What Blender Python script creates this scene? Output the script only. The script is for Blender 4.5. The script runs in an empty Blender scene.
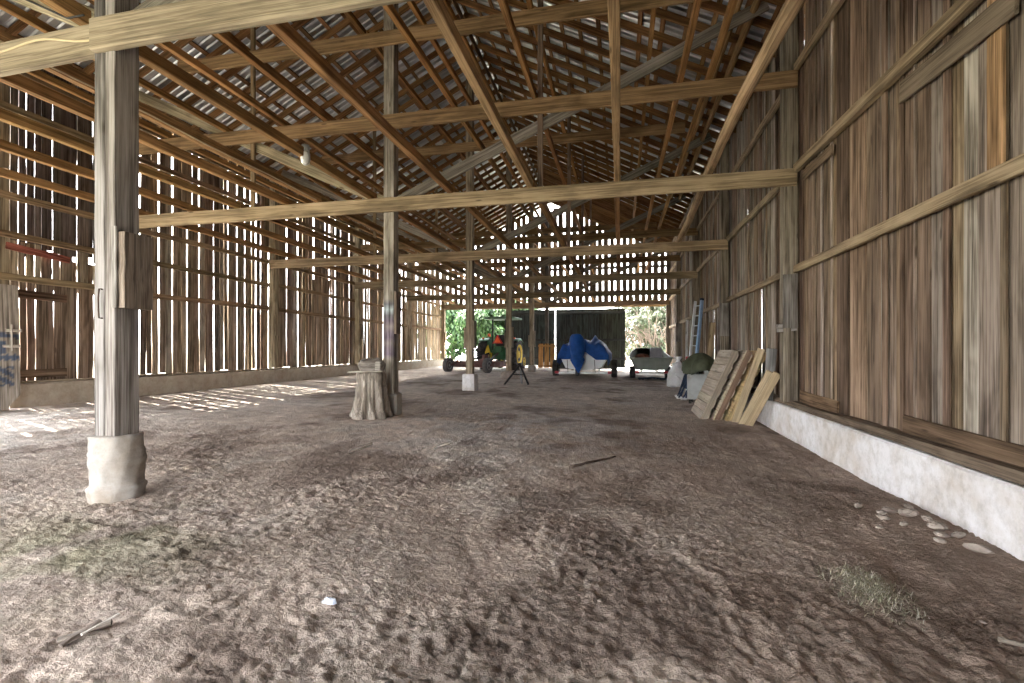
import bpy, math, random
import numpy as np
from mathutils import Vector, Matrix

# ------------------------------------------------------------------ camera, sky, sun, exposure
scene = bpy.context.scene
COL = scene.collection
CAM_H = 1.38
cam_data = bpy.data.cameras.new('camera')
cam = bpy.data.objects.new('camera', cam_data)
COL.objects.link(cam)
cam.location = (0, 0, CAM_H)
cam.rotation_euler = (math.radians(90), 0, math.atan(108 / 500))
cam_data.sensor_width = 36.0
cam_data.lens = 500 / 1024 * 36.0
cam_data.shift_y = 9.5 / 1024
cam_data.clip_start = 0.05
cam_data.clip_end = 600
scene.camera = cam

world = bpy.data.worlds.new('world')
scene.world = world
world.use_nodes = True
wn = world.node_tree.nodes
wl = world.node_tree.links
bg = wn['Background']
geo_w = wn.new('ShaderNodeTexCoord')
sepw = wn.new('ShaderNodeSeparateXYZ')
rampw = wn.new('ShaderNodeValToRGB')
wl.new(geo_w.outputs['Generated'], sepw.inputs[0])
wl.new(sepw.outputs['Z'], rampw.inputs[0])
rampw.color_ramp.elements[0].position = 0.0
rampw.color_ramp.elements[0].color = (1.0, 0.99, 0.97, 1)
rampw.color_ramp.elements[1].position = 0.6
rampw.color_ramp.elements[1].color = (0.86, 0.93, 1.0, 1)
wl.new(rampw.outputs[0], bg.inputs['Color'])
bg.inputs['Strength'].default_value = 1.9

sun_data = bpy.data.lights.new('sun', 'SUN')
sun_data.energy = 5.0
sun_data.angle = math.radians(0.6)
sun_data.color = (1.0, 0.93, 0.82)
sun = bpy.data.objects.new('sun', sun_data)
COL.objects.link(sun)
sun.location = (-20, 10, 30)
sun.rotation_euler = Vector((0.936, -0.35, -1.6)).to_track_quat('-Z', 'Y').to_euler()

scene.view_settings.view_transform = 'Standard'
scene.view_settings.look = 'None'
scene.view_settings.gamma = 1.0
scene.view_settings.use_curve_mapping = False
scene.view_settings.exposure = 3.35
scene.cycles.max_bounces = 10
scene.cycles.diffuse_bounces = 7
scene.cycles.caustics_reflective = False
scene.cycles.caustics_refractive = False
scene.cycles.sample_clamp_indirect = 6.0

RNG = random.Random(11)
PI = math.pi

# ------------------------------------------------------------------ materials
def new_mat(name):
    m = bpy.data.materials.new(name)
    m.use_nodes = True
    nt = m.node_tree
    return m, nt, nt.nodes, nt.links, nt.nodes['Principled BSDF']

def nz(nodes, links, vec, scale, detail=4, rough=0.6, dist=0.0):
    n = nodes.new('ShaderNodeTexNoise')
    n.inputs['Scale'].default_value = scale
    n.inputs['Detail'].default_value = detail
    n.inputs['Roughness'].default_value = rough
    n.inputs['Distortion'].default_value = dist
    links.new(vec, n.inputs['Vector'])
    return n.outputs['Fac']

def vmul(nodes, links, vec, s):
    n = nodes.new('ShaderNodeVectorMath'); n.operation = 'MULTIPLY'
    links.new(vec, n.inputs[0]); n.inputs[1].default_value = s
    return n.outputs[0]

def ramp(nodes, links, fac, stops):
    r = nodes.new('ShaderNodeValToRGB')
    e = r.color_ramp.elements
    while len(e) < len(stops):
        e.new(0.5)
    for k, (p, c) in enumerate(stops):
        e[k].position = p
        e[k].color = (c[0], c[1], c[2], 1)
    links.new(fac, r.inputs[0])
    return r.outputs[0]

def mixc(nodes, links, a, b, fac=None, mode='MIX', f=0.5):
    n = nodes.new('ShaderNodeMix'); n.data_type = 'RGBA'; n.blend_type = mode
    n.inputs[0].default_value = f
    if fac is not None: links.new(fac, n.inputs[0])
    for sock, v in ((n.inputs[6], a), (n.inputs[7], b)):
        if isinstance(v, tuple): sock.default_value = (v[0], v[1], v[2], 1)
        else: links.new(v, sock)
    return n.outputs[2]

def mth(nodes, links, op, a, b):
    n = nodes.new('ShaderNodeMath'); n.operation = op
    for s, v in ((n.inputs[0], a), (n.inputs[1], b)):
        if isinstance(v, (int, float)): s.default_value = v
        else: links.new(v, s)
    return n.outputs[0]

def bump(nodes, links, h, strength, dist, bsdf):
    b = nodes.new('ShaderNodeBump')
    b.inputs['Strength'].default_value = strength
    b.inputs['Distance'].default_value = dist
    links.new(h, b.inputs['Height'])
    links.new(b.outputs[0], bsdf.inputs['Normal'])

def attr(nodes, name):
    a = nodes.new('ShaderNodeAttribute'); a.attribute_name = name
    return a

def wood_mat(name, contrast=1.0):
    m, nt, N, L, B = new_mat(name)
    g = attr(N, 'gco').outputs['Vector']
    n1 = nz(N, L, vmul(N, L, g, (0.5, 24, 24)), 1.0, 5, 0.62, 0.5)
    n2 = nz(N, L, vmul(N, L, g, (2.2, 120, 120)), 1.0, 3, 0.6, 0.2)
    n3 = nz(N, L, vmul(N, L, g, (1.1, 4, 4)), 1.0, 3, 0.55, 0.8)
    s = mth(N, L, 'ADD', mth(N, L, 'MULTIPLY', n1, 0.5), mth(N, L, 'MULTIPLY', n2, 0.28))
    s = mth(N, L, 'ADD', s, mth(N, L, 'MULTIPLY', n3, 0.32))
    c = contrast
    col = ramp(N, L, s, [(0.40, (.8 - .68 * c, .8 - .69 * c, .8 - .70 * c)), (0.51, (.8 - .34 * c, .8 - .36 * c, .8 - .38 * c)),
                         (0.58, (.84, .83, .82)), (0.70, (.84 + .42 * c, .84 + .43 * c, .84 + .45 * c))])
    t = attr(N, 'tint').outputs['Color']
    col = mixc(N, L, col, t, mode='MULTIPLY', f=1.0)
    # knots
    v = N.new('ShaderNodeTexVoronoi'); v.feature = 'F1'
    v.inputs['Scale'].default_value = 1.0
    L.new(vmul(N, L, g, (1.3, 5.5, 5.5)), v.inputs['Vector'])
    kn = ramp(N, L, v.outputs['Distance'], [(0.045, (1, 1, 1)), (0.10, (0, 0, 0))])
    col = mixc(N, L, col, (0.035, 0.022, 0.015), fac=mth(N, L, 'MULTIPLY', kn, 0.65))
    L.new(col, B.inputs['Base Color'])
    B.inputs['Roughness'].default_value = 0.86
    B.inputs['Specular IOR Level'].default_value = 0.2
    bump(N, L, mth(N, L, 'ADD', n2, mth(N, L, 'MULTIPLY', n1, 1.5)), 0.55, 0.006, B)
    return m

def plain_mat(name, color, rough=0.6, metal=0.0, vary=0.25, scale=6.0, bmp=0.0, spec=0.4, dirt=None, dscale=3.0):
    m, nt, N, L, B = new_mat(name)
    tc = N.new('ShaderNodeTexCoord').outputs['Object']
    n = nz(N, L, tc, scale, 5, 0.6)
    lo = tuple(max(0, c * (1 - vary)) for c in color)
    hi = tuple(min(1, c * (1 + vary)) for c in color)
    col = ramp(N, L, n, [(0.3, lo), (0.7, hi)])
    if dirt:
        d = nz(N, L, tc, dscale, 6, 0.65, 0.3)
        col = mixc(N, L, col, dirt, fac=ramp(N, L, d, [(0.5, (0, 0, 0)), (0.68, (1, 1, 1))]))
    L.new(col, B.inputs['Base Color'])
    B.inputs['Roughness'].default_value = rough
    B.inputs['Metallic'].default_value = metal
    B.inputs['Specular IOR Level'].default_value = spec
    if bmp: bump(N, L, n, bmp, 0.02, B)
    return m

WOOD = wood_mat('weathered_wood', 1.0)
WOODS = wood_mat('sawn_wood', 0.8)

NEWW = wood_mat('newer_lumber', 0.42)
def concrete_mat(name, base, stain, tan):
    m, nt, N, L, B = new_mat(name)
    tc = N.new('ShaderNodeTexCoord').outputs['Object']
    n1 = nz(N, L, tc, 1.6, 6, 0.65, 0.3)
    n2 = nz(N, L, tc, 9, 6, 0.7)
    n3 = nz(N, L, vmul(N, L, tc, (1.0, 2.2, 0.35)), 1.6, 5, 0.6, 0.4)
    col = mixc(N, L, base, tan, fac=ramp(N, L, n1, [(0.42, (0, 0, 0)), (0.7, (1, 1, 1))]))
    col = mixc(N, L, col, stain, fac=ramp(N, L, n3, [(0.62, (0, 0, 0)), (0.75, (.7, .7, .7))]))
    col = mixc(N, L, col, (0.75, 0.74, 0.72), mode='MULTIPLY', f=1.0, fac=ramp(N, L, n2, [(0.3, (1, 1, 1)), (0.55, (0, 0, 0))]))
    L.new(col, B.inputs['Base Color'])
    B.inputs['Roughness'].default_value = 0.9
    B.inputs['Specular IOR Level'].default_value = 0.15
    bump(N, L, mth(N, L, 'ADD', n2, mth(N, L, 'MULTIPLY', n1, 2)), 0.4, 0.015, B)
    return m

CONC = concrete_mat('whitewashed_concrete', (0.84, 0.83, 0.85), (0.33, 0.33, 0.30), (0.58, 0.52, 0.46))
CONCD = concrete_mat('bare_concrete', (0.46, 0.40, 0.33), (0.22, 0.20, 0.18), (0.38, 0.30, 0.23))
PIERM = concrete_mat('pier_concrete', (0.40, 0.375, 0.35), (0.24, 0.18, 0.13), (0.32, 0.26, 0.205))
STONE = plain_mat('pale_stone', (0.37, 0.315, 0.275), 0.9, 0, 0.3, 9, 0.5, 0.2)
RUBBER = plain_mat('tyre_rubber', (0.035, 0.036, 0.038), 0.8, 0, 0.5, 5, 0, 0.3, (0.13, 0.11, 0.10))
RUBBERG = plain_mat('dusty_rubber', (0.13, 0.13, 0.135), 0.85, 0, 0.3, 5, 0, 0.2, (0.2, 0.18, 0.17))
GREENP = plain_mat('green_paint', (0.015, 0.13, 0.045), 0.45, 0, 0.3, 4, 0, 0.5)
YELLOWP = plain_mat('yellow_paint', (0.72, 0.50, 0.03), 0.5, 0, 0.15, 4)
ORANGEP = plain_mat('orange_sign', (0.95, 0.14, 0.03), 0.5, 0, 0.06, 4)
REDP = plain_mat('red_border', (0.5, 0.02, 0.02), 0.5, 0, 0.06, 4)
BLACKP = plain_mat('black_paint', (0.02, 0.02, 0.022), 0.55, 0, 0.4, 6)
IRON = plain_mat('rusty_iron', (0.07, 0.045, 0.035), 0.75, 0.3, 0.4, 12)
RUSTRED = plain_mat('faded_red_steel', (0.16, 0.075, 0.07), 0.75, 0, 0.35, 5, 0, 0.3, (0.2, 0.15, 0.13))
CANVASG = plain_mat('canopy_green', (0.10, 0.19, 0.14), 0.6, 0, 0.2, 4)
GREYP = plain_mat('grey_enamel', (0.36, 0.38, 0.38), 0.5, 0, 0.15, 4, 0, 0.4, (0.24, 0.23, 0.2))
WHITEP = plain_mat('white_gelcoat', (0.78, 0.80, 0.82), 0.35, 0, 0.08, 3)
BLUET = plain_mat('blue_tarp', (0.014, 0.075, 0.30), 0.6, 0, 0.35, 3.5, 0.15, 0.2)
OLIVE = plain_mat('olive_cover', (0.075, 0.085, 0.055), 0.7, 0, 0.35, 5, 0.2, 0.3)
JON = plain_mat('grey_green_hull', (0.21, 0.24, 0.21), 0.55, 0, 0.2, 4, 0, 0.4)
JONI = plain_mat('dark_green_inside', (0.09, 0.11, 0.085), 0.6, 0, 0.3, 4)
STEEL = plain_mat('galvanised_steel', (0.45, 0.46, 0.47), 0.45, 0.7, 0.2, 6)
ALU = plain_mat('aluminium', (0.72, 0.76, 0.80), 0.35, 0.5, 0.08, 6)
BLUEF = plain_mat('blue_fibreglass', (0.24, 0.37, 0.58), 0.5, 0, 0.12, 6)
REDPL = plain_mat('red_plastic', (0.45, 0.05, 0.06), 0.5, 0, 0.15, 6)
BAGP = plain_mat('white_plastic', (0.86, 0.87, 0.90), 0.35, 0, 0.06, 8)
NAVY = plain_mat('navy_fabric', (0.02, 0.035, 0.07), 0.8, 0, 0.3, 8)
WHITEPL = plain_mat('white_plastic_feet', (0.72, 0.72, 0.72), 0.5, 0, 0.1, 8)
CABLE = plain_mat('cream_cable', (0.62, 0.52, 0.33), 0.6, 0, 0.1, 8)
CABLEB = plain_mat('black_cable', (0.02, 0.02, 0.02), 0.6, 0, 0.2, 8)
RED2 = plain_mat('red_brown_cloth', (0.20, 0.075, 0.05), 0.8, 0, 0.4, 9)
CUSH = plain_mat('lilac_grey_vinyl', (0.34, 0.34, 0.40), 0.6, 0, 0.15, 7)

def jar_mat():
    m, nt, N, L, B = new_mat('frosted_jar_glass')
    B.inputs['Base Color'].default_value = (0.9, 0.92, 0.88, 1)
    B.inputs['Transmission Weight'].default_value = 0.45
    B.inputs['Roughness'].default_value = 0.35
    return m
JAR = jar_mat()

def metal_roof_mat():
    m, nt, N, L, B = new_mat('galvanised_roofing')
    tc = N.new('ShaderNodeTexCoord').outputs['Object']
    n = nz(N, L, tc, 1.2, 6, 0.65)
    n2 = nz(N, L, vmul(N, L, tc, (3.0, 1.0, 3.0)), 9, 4, 0.6)
    t = attr(N, 'tint').outputs['Color']
    col = ramp(N, L, n, [(0.32, (0.55, 0.58, 0.61)), (0.55, (0.78, 0.82, 0.86)), (0.75, (0.90, 0.92, 0.94))])
    col = mixc(N, L, col, t, mode='MULTIPLY', f=1.0)
    col = mixc(N, L, col, (0.22, 0.12, 0.07), fac=ramp(N, L, n2, [(0.62, (0, 0, 0)), (0.8, (.6, .6, .6))]))
    L.new(col, B.inputs['Base Color'])
    B.inputs['Metallic'].default_value = 0.85
    B.inputs['Roughness'].default_value = 0.3
    return m
ROOFM = metal_roof_mat()

def dirt_mat():
    m, nt, N, L, B = new_mat('barn_dirt')
    tc = N.new('ShaderNodeTexCoord').outputs['Object']
    a = nz(N, L, tc, 0.55, 6, 0.62, 0.4)
    b = nz(N, L, tc, 4.0, 7, 0.68, 0.3)
    c = nz(N, L, tc, 42.0, 5, 0.72)
    d = nz(N, L, vmul(N, L, tc, (1.0, 0.45, 1.0)), 11.0, 5, 0.65, 0.6)
    t = attr(N, 'tint').outputs['Color']
    s = mth(N, L, 'ADD', mth(N, L, 'MULTIPLY', a, 0.40), mth(N, L, 'MULTIPLY', b, 0.36))
    s = mth(N, L, 'ADD', s, mth(N, L, 'MULTIPLY', c, 0.32))
    col = ramp(N, L, s, [(0.38, (0.38, 0.34, 0.31)), (0.50, (0.84, 0.82, 0.80)), (0.58, (1.04, 1.02, 1.0)), (0.72, (1.5, 1.52, 1.54))])
    col = mixc(N, L, col, t, mode='MULTIPLY', f=1.0)
    # straw flecks
    fl = ramp(N, L, d, [(0.66, (0, 0, 0)), (0.72, (1, 1, 1))])
    col = mixc(N, L, col, (0.40, 0.34, 0.28), fac=mth(N, L, 'MULTIPLY', fl, 0.55))
    L.new(col, B.inputs['Base Color'])
    B.inputs['Roughness'].default_value = 0.95
    B.inputs['Specular IOR Level'].default_value = 0.12
    h = mth(N, L, 'ADD', mth(N, L, 'MULTIPLY', b, 2.0), mth(N, L, 'MULTIPLY', c, 1.3))
    h = mth(N, L, 'ADD', h, mth(N, L, 'MULTIPLY', d, 0.3))
    bump(N, L, h, 0.8, 0.03, B)
    return m
DIRT = dirt_mat()

def tint_mat(name, rough=0.7, transl=0.0):
    m, nt, N, L, B = new_mat(name)
    t = attr(N, 'tint').outputs['Color']
    L.new(t, B.inputs['Base Color'])
    B.inputs['Roughness'].default_value = rough
    B.inputs['Specular IOR Level'].default_value = 0.25
    if transl:
        tr = N.new('ShaderNodeBsdfTranslucent')
        L.new(t, tr.inputs['Color'])
        mx = N.new('ShaderNodeMixShader'); mx.inputs[0].default_value = transl
        L.new(B.outputs[0], mx.inputs[1]); L.new(tr.outputs[0], mx.inputs[2])
        L.new(mx.outputs[0], N['Material Output'].inputs['Surface'])
    return m
LEAF = tint_mat('leaf', 0.6, 0.35)
HAY = tint_mat('dry_hay', 0.85, 0.15)
BARK = plain_mat('bark', (0.12, 0.09, 0.07), 0.9, 0, 0.35, 8, 0.5)
YARD = plain_mat('yard_grass', (0.43, 0.42, 0.33), 0.95, 0, 0.3, 1.5, 0.3, 0.1, (0.55, 0.50, 0.42), 0.25)
ROADM = plain_mat('pale_gravel', (0.62, 0.56, 0.49), 0.95, 0, 0.15, 6, 0.2, 0.1)

# ------------------------------------------------------------------ mesh builder
class MB:
    def __init__(s):
        s.v = []; s.f = []; s.g = []; s.t = []; s.sm = []
    def add(s, verts, faces, gco=None, tint=(1, 1, 1), smooth=False):
        k = len(s.v)
        verts = [tuple(v) for v in verts]
        s.v += verts
        s.g += [tuple(q) for q in (gco if gco is not None else verts)]
        if tint and isinstance(tint[0], (tuple, list)): s.t += list(tint)
        else: s.t += [tuple(tint)] * len(verts)
        s.f += [tuple(i + k for i in f) for f in faces]
        s.sm += [smooth] * len(faces)
        return s
    def box(s, lo, hi, tint=(1, 1, 1), M=None):
        x0, y0, z0 = lo; x1, y1, z1 = hi
        vs = [(x0, y0, z0), (x1, y0, z0), (x1, y1, z0), (x0, y1, z0), (x0, y0, z1), (x1, y0, z1), (x1, y1, z1), (x0, y1, z1)]
        if M is not None: vs = [M @ Vector(v) for v in vs]
        return s.add(vs, [(0, 3, 2, 1), (4, 5, 6, 7), (0, 1, 5, 4), (1, 2, 6, 5), (2, 3, 7, 6), (3, 0, 4, 7)], tint=tint)
    def cbox(s, c, size, b=0.01, tint=(1, 1, 1), M=None):
        """box with chamfered long edges, standing along z"""
        hx, hy, hz = size[0] / 2, size[1] / 2, size[2] / 2
        b = min(b, hx * .9, hy * .9, hz * .9)
        rings = []
        for z, i in ((-hz, b), (-hz + b, 0), (hz - b, 0), (hz, b)):
            X, Y = hx - i, hy - i; q = b
            rings.append([(-X + q, -Y, z), (X - q, -Y, z), (X, -Y + q, z), (X, Y - q, z), (X - q, Y, z), (-X + q, Y, z), (-X, Y - q, z), (-X, -Y + q, z)])
        vs = [Vector(p) + Vector(c) for r in rings for p in r]
        if M is not None: vs = [M @ v for v in vs]
        fs = [(7, 6, 5, 4, 3, 2, 1, 0), tuple(range(24, 32))]
        for k in range(3):
            for j in range(8):
                fs.append((k * 8 + j, k * 8 + (j + 1) % 8, k * 8 + 8 + (j + 1) % 8, k * 8 + 8 + j))
        return s.add(vs, fs, tint=tint)
    def bar(s, p0, p1, w, h, up=(0, 0, 1), n=1, jit=0.0, ch=0.006, tint=(1, 1, 1), rng=RNG, bend=None, tintf=None, taper=1.0):
        p0 = Vector(p0); p1 = Vector(p1)
        a = p1 - p0; Ln = a.length; a.normalize()
        up = Vector(up)
        side = a.cross(up)
        if side.length < 1e-4: side = a.cross(Vector((0, 1, 0)))
        side.normalize(); u = side.cross(a).normalized()
        off = Vector((rng.uniform(0, 50), rng.uniform(0, 50), rng.uniform(0, 50)))
        vs = []; gs = []; ts = []
        for k in range(n + 1):
            t = k / n
            sc = 1 + (taper - 1) * t
            hw, hh = w / 2 * sc, h / 2 * sc
            q = min(ch, hw * .8, hh * .8)
            c = p0 + a * (Ln * t)
            if bend: c = c + Vector(bend(t))
            jx = rng.uniform(-jit, jit) if 0 < k < n else 0; jy = rng.uniform(-jit, jit) if 0 < k < n else 0
            for (x, y) in ((-hw + q, -hh), (hw - q, -hh), (hw, -hh + q), (hw, hh - q), (hw - q, hh), (-hw + q, hh), (-hw, hh - q), (-hw, -hh + q)):
                x += jx + rng.uniform(-jit, jit) * .4; y += jy + rng.uniform(-jit, jit) * .4
                vs.append(c + side * x + u * y)
                gs.append((Ln * t + off.x, x + off.y, y + off.z))
                ts.append(tuple(tintf(t, x, y)) if tintf else tuple(tint))
        fs = [(7, 6, 5, 4, 3, 2, 1, 0), tuple(range(n * 8, n * 8 + 8))]
        for k in range(n):
            for j in range(8):
                fs.append((k * 8 + j, k * 8 + (j + 1) % 8, k * 8 + 8 + (j + 1) % 8, k * 8 + 8 + j))
        return s.add(vs, fs, gs, ts)
    def tube(s, pts, r, n=8, tint=(1, 1, 1), radii=None, smooth=True):
        pts = [Vector(p) for p in pts]
        vs = []; prev = None
        for i, p in enumerate(pts):
            d = (pts[min(i + 1, len(pts) - 1)] - pts[max(i - 1, 0)]).normalized()
            if prev is None:
                ref = Vector((0, 0, 1)) if abs(d.z) < .9 else Vector((1, 0, 0))
                x = d.cross(ref).normalized()
            else:
                x = (prev - d * prev.dot(d)).normalized()
            prev = x; y = d.cross(x)
            rr = radii[i] if radii else r
            for j in range(n):
                a = 2 * PI * j / n
                vs.append(p + x * (rr * math.cos(a)) + y * (rr * math.sin(a)))
        m = len(pts)
        fs = [tuple(reversed(range(n))), tuple(range((m - 1) * n, m * n))]
        for i in range(m - 1):
            for j in range(n):
                fs.append((i * n + j, i * n + (j + 1) % n, (i + 1) * n + (j + 1) % n, (i + 1) * n + j))
        return s.add(vs, fs, tint=tint, smooth=smooth)
    def lathe(s, prof, n=24, c=(0, 0, 0), axis='Z', rf=None, tint=(1, 1, 1), smooth=True):
        vs = []; gs = []
        for (r, z) in prof:
            for j in range(n):
                a = 2 * PI * j / n
                rr = r * (rf(a, z) if rf else 1)
                x, y = rr * math.cos(a), rr * math.sin(a)
                gs.append((z * 1.0, rr * math.cos(a), rr * math.sin(a)))
                p = (x, y, z) if axis == 'Z' else ((z, x, y) if axis == 'X' else (x, z, y))
                vs.append((p[0] + c[0], p[1] + c[1], p[2] + c[2]))
        m = len(prof)
        fs = [tuple(reversed(range(n))), tuple(range((m - 1) * n, m * n))]
        for i in range(m - 1):
            for j in range(n):
                fs.append((i * n + j, i * n + (j + 1) % n, (i + 1) * n + (j + 1) % n, (i + 1) * n + j))
        return s.add(vs, fs, gs, tint, smooth)
    def grid(s, rows, tint=(1, 1, 1), smooth=True, closed=False):
        """rows: list of equally long lists of points"""
        n = len(rows[0]); vs = [p for r in rows for p in r]; fs = []
        for i in range(len(rows) - 1):
            for j in range(n if closed else n - 1):
                fs.append((i * n + j, i * n + (j + 1) % n, (i + 1) * n + (j + 1) % n, (i + 1) * n + j))
        return s.add(vs, fs, tint=tint, smooth=smooth)
    def build(s, name, mat, parent=None, loc=(0, 0, 0), rot=(0, 0, 0)):
        me = bpy.data.meshes.new(name)
        me.from_pydata(s.v, [], s.f)
        a = me.attributes.new('gco', 'FLOAT_VECTOR', 'POINT')
        a.data.foreach_set('vector', np.array(s.g, dtype=np.float32).ravel())
        c = me.attributes.new('tint', 'FLOAT_COLOR', 'POINT')
        tt = np.ones((len(s.v), 4), dtype=np.float32); tt[:, :3] = np.array(s.t, dtype=np.float32)
        c.data.foreach_set('color', tt.ravel())
        me.polygons.foreach_set('use_smooth', s.sm)
        me.materials.append(mat)
        me.update()
        o = bpy.data.objects.new(name, me)
        COL.objects.link(o)
        o.location = loc; o.rotation_euler = rot
        if parent is not None: o.parent = parent
        return o

def tag(o, label=None, cat=None, group=None, kind=None):
    if label: o['label'] = label
    if cat: o['category'] = cat
    if group: o['group'] = group
    if kind: o['kind'] = kind
    return o

def thing(name, label, cat, loc=(0, 0, 0), rz=0.0, group=None):
    o = bpy.data.objects.new(name, None); COL.objects.link(o)
    o.location = loc; o.rotation_euler = (0, 0, rz)
    o.empty_display_size = 0.1
    return tag(o, label, cat, group)

def timber(name, label, cat, p0, p1, w, h, tint, group=None, up=(0, 0, 1), n=4, jit=0.004, ch=0.008, mat=None, bend=None, tintf=None, taper=1.0):
    """one length of timber = one thing, its origin at its first end"""
    p0 = Vector(p0); p1 = Vector(p1)
    o = MB().bar((0, 0, 0), p1 - p0, w, h, up, n, jit, ch, tint, RNG, bend, tintf, taper).build(name, mat or WOODS, None, p0)
    return tag(o, label, cat, group)

def vary(c, a=0.12, rng=RNG):
    k = 1 + rng.uniform(-a, a)
    return tuple(max(0.0, x * k * (1 + rng.uniform(-a, a) * .25)) for x in c)

def copy_thing(o):
    c = o.copy(); COL.objects.link(c)
    for ch in o.children:
        d = ch.copy(); COL.objects.link(d); d.parent = c
        for g in ch.children:
            e = g.copy(); COL.objects.link(e); e.parent = d
    return c

# ------------------------------------------------------------------ the place: sizes in metres
X_R, X_L = 2.62, -10.25          # inner faces of the boards
F_R, F_L = 2.47, -10.05          # inner faces of the foundations
X_C = -4.0                       # row of centre posts
RIDGE_X, RIDGE_Z, EAVE_Z = -3.82, CAM_H + 8.4, CAM_H + 5.22
PITCH = (RIDGE_Z - EAVE_Z) / (X_R - RIDGE_X)
FRAMES = [3.3, 8.28, 13.1, 18.0, 22.9, 27.75]
Y0, Y1 = -1.6, 27.95
ORD = ['first', 'second', 'third', 'fourth', 'fifth', 'last']
TIE = [CAM_H + 2.44, CAM_H + 3.90, CAM_H + 5.38]     # undersides of the three cross beams
TIEH = 0.25

def roof_z(x): return RIDGE_Z - PITCH * abs(x - RIDGE_X)

# value noise in numpy
_rs = np.random.RandomState(5)
_P = _rs.rand(256, 256)
def vnoise(x, y):
    xi = np.floor(x).astype(int); yi = np.floor(y).astype(int)
    fx = x - xi; fy = y - yi
    fx = fx * fx * fx * (fx * (fx * 6 - 15) + 10); fy = fy * fy * fy * (fy * (fy * 6 - 15) + 10)
    a = _P[xi % 256, yi % 256]; b = _P[(xi + 1) % 256, yi % 256]
    c = _P[xi % 256, (yi + 1) % 256]; d = _P[(xi + 1) % 256, (yi + 1) % 256]
    return a * (1 - fx) * (1 - fy) + b * fx * (1 - fy) + c * (1 - fx) * fy + d * fx * fy
def fbm(x, y, o=4, g=0.5):
    r = np.zeros_like(x); a = 1.0; t = 0.0
    for k in range(o):
        r += a * vnoise(x * 2 ** k + 17.3 * k, y * 2 ** k + 9.1 * k); t += a; a *= g
    return r / t

def base_z(X, Y):
    """the lie of the ground: it climbs to the left and to the back"""
    X = np.asarray(X, dtype=float); Y = np.asarray(Y, dtype=float)
    r = 0.0 + 0.009 * np.clip(Y, 0, 40); c = 0.165 + 0.0108 * np.clip(Y, 0, 40); l = 0.37 + 0.005 * np.clip(Y, 0, 40)
    t1 = np.clip((2.45 - X) / 6.45, 0, 1); t2 = np.clip((-4 - X) / 6, 0, 1)
    t1 = t1 * t1 * (3 - 2 * t1) * .5 + t1 * .5
    return np.where(X > -4, r + (c - r) * t1, c + (l - c) * t2)

def gz(x, y): return float(base_z(x, y))

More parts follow.
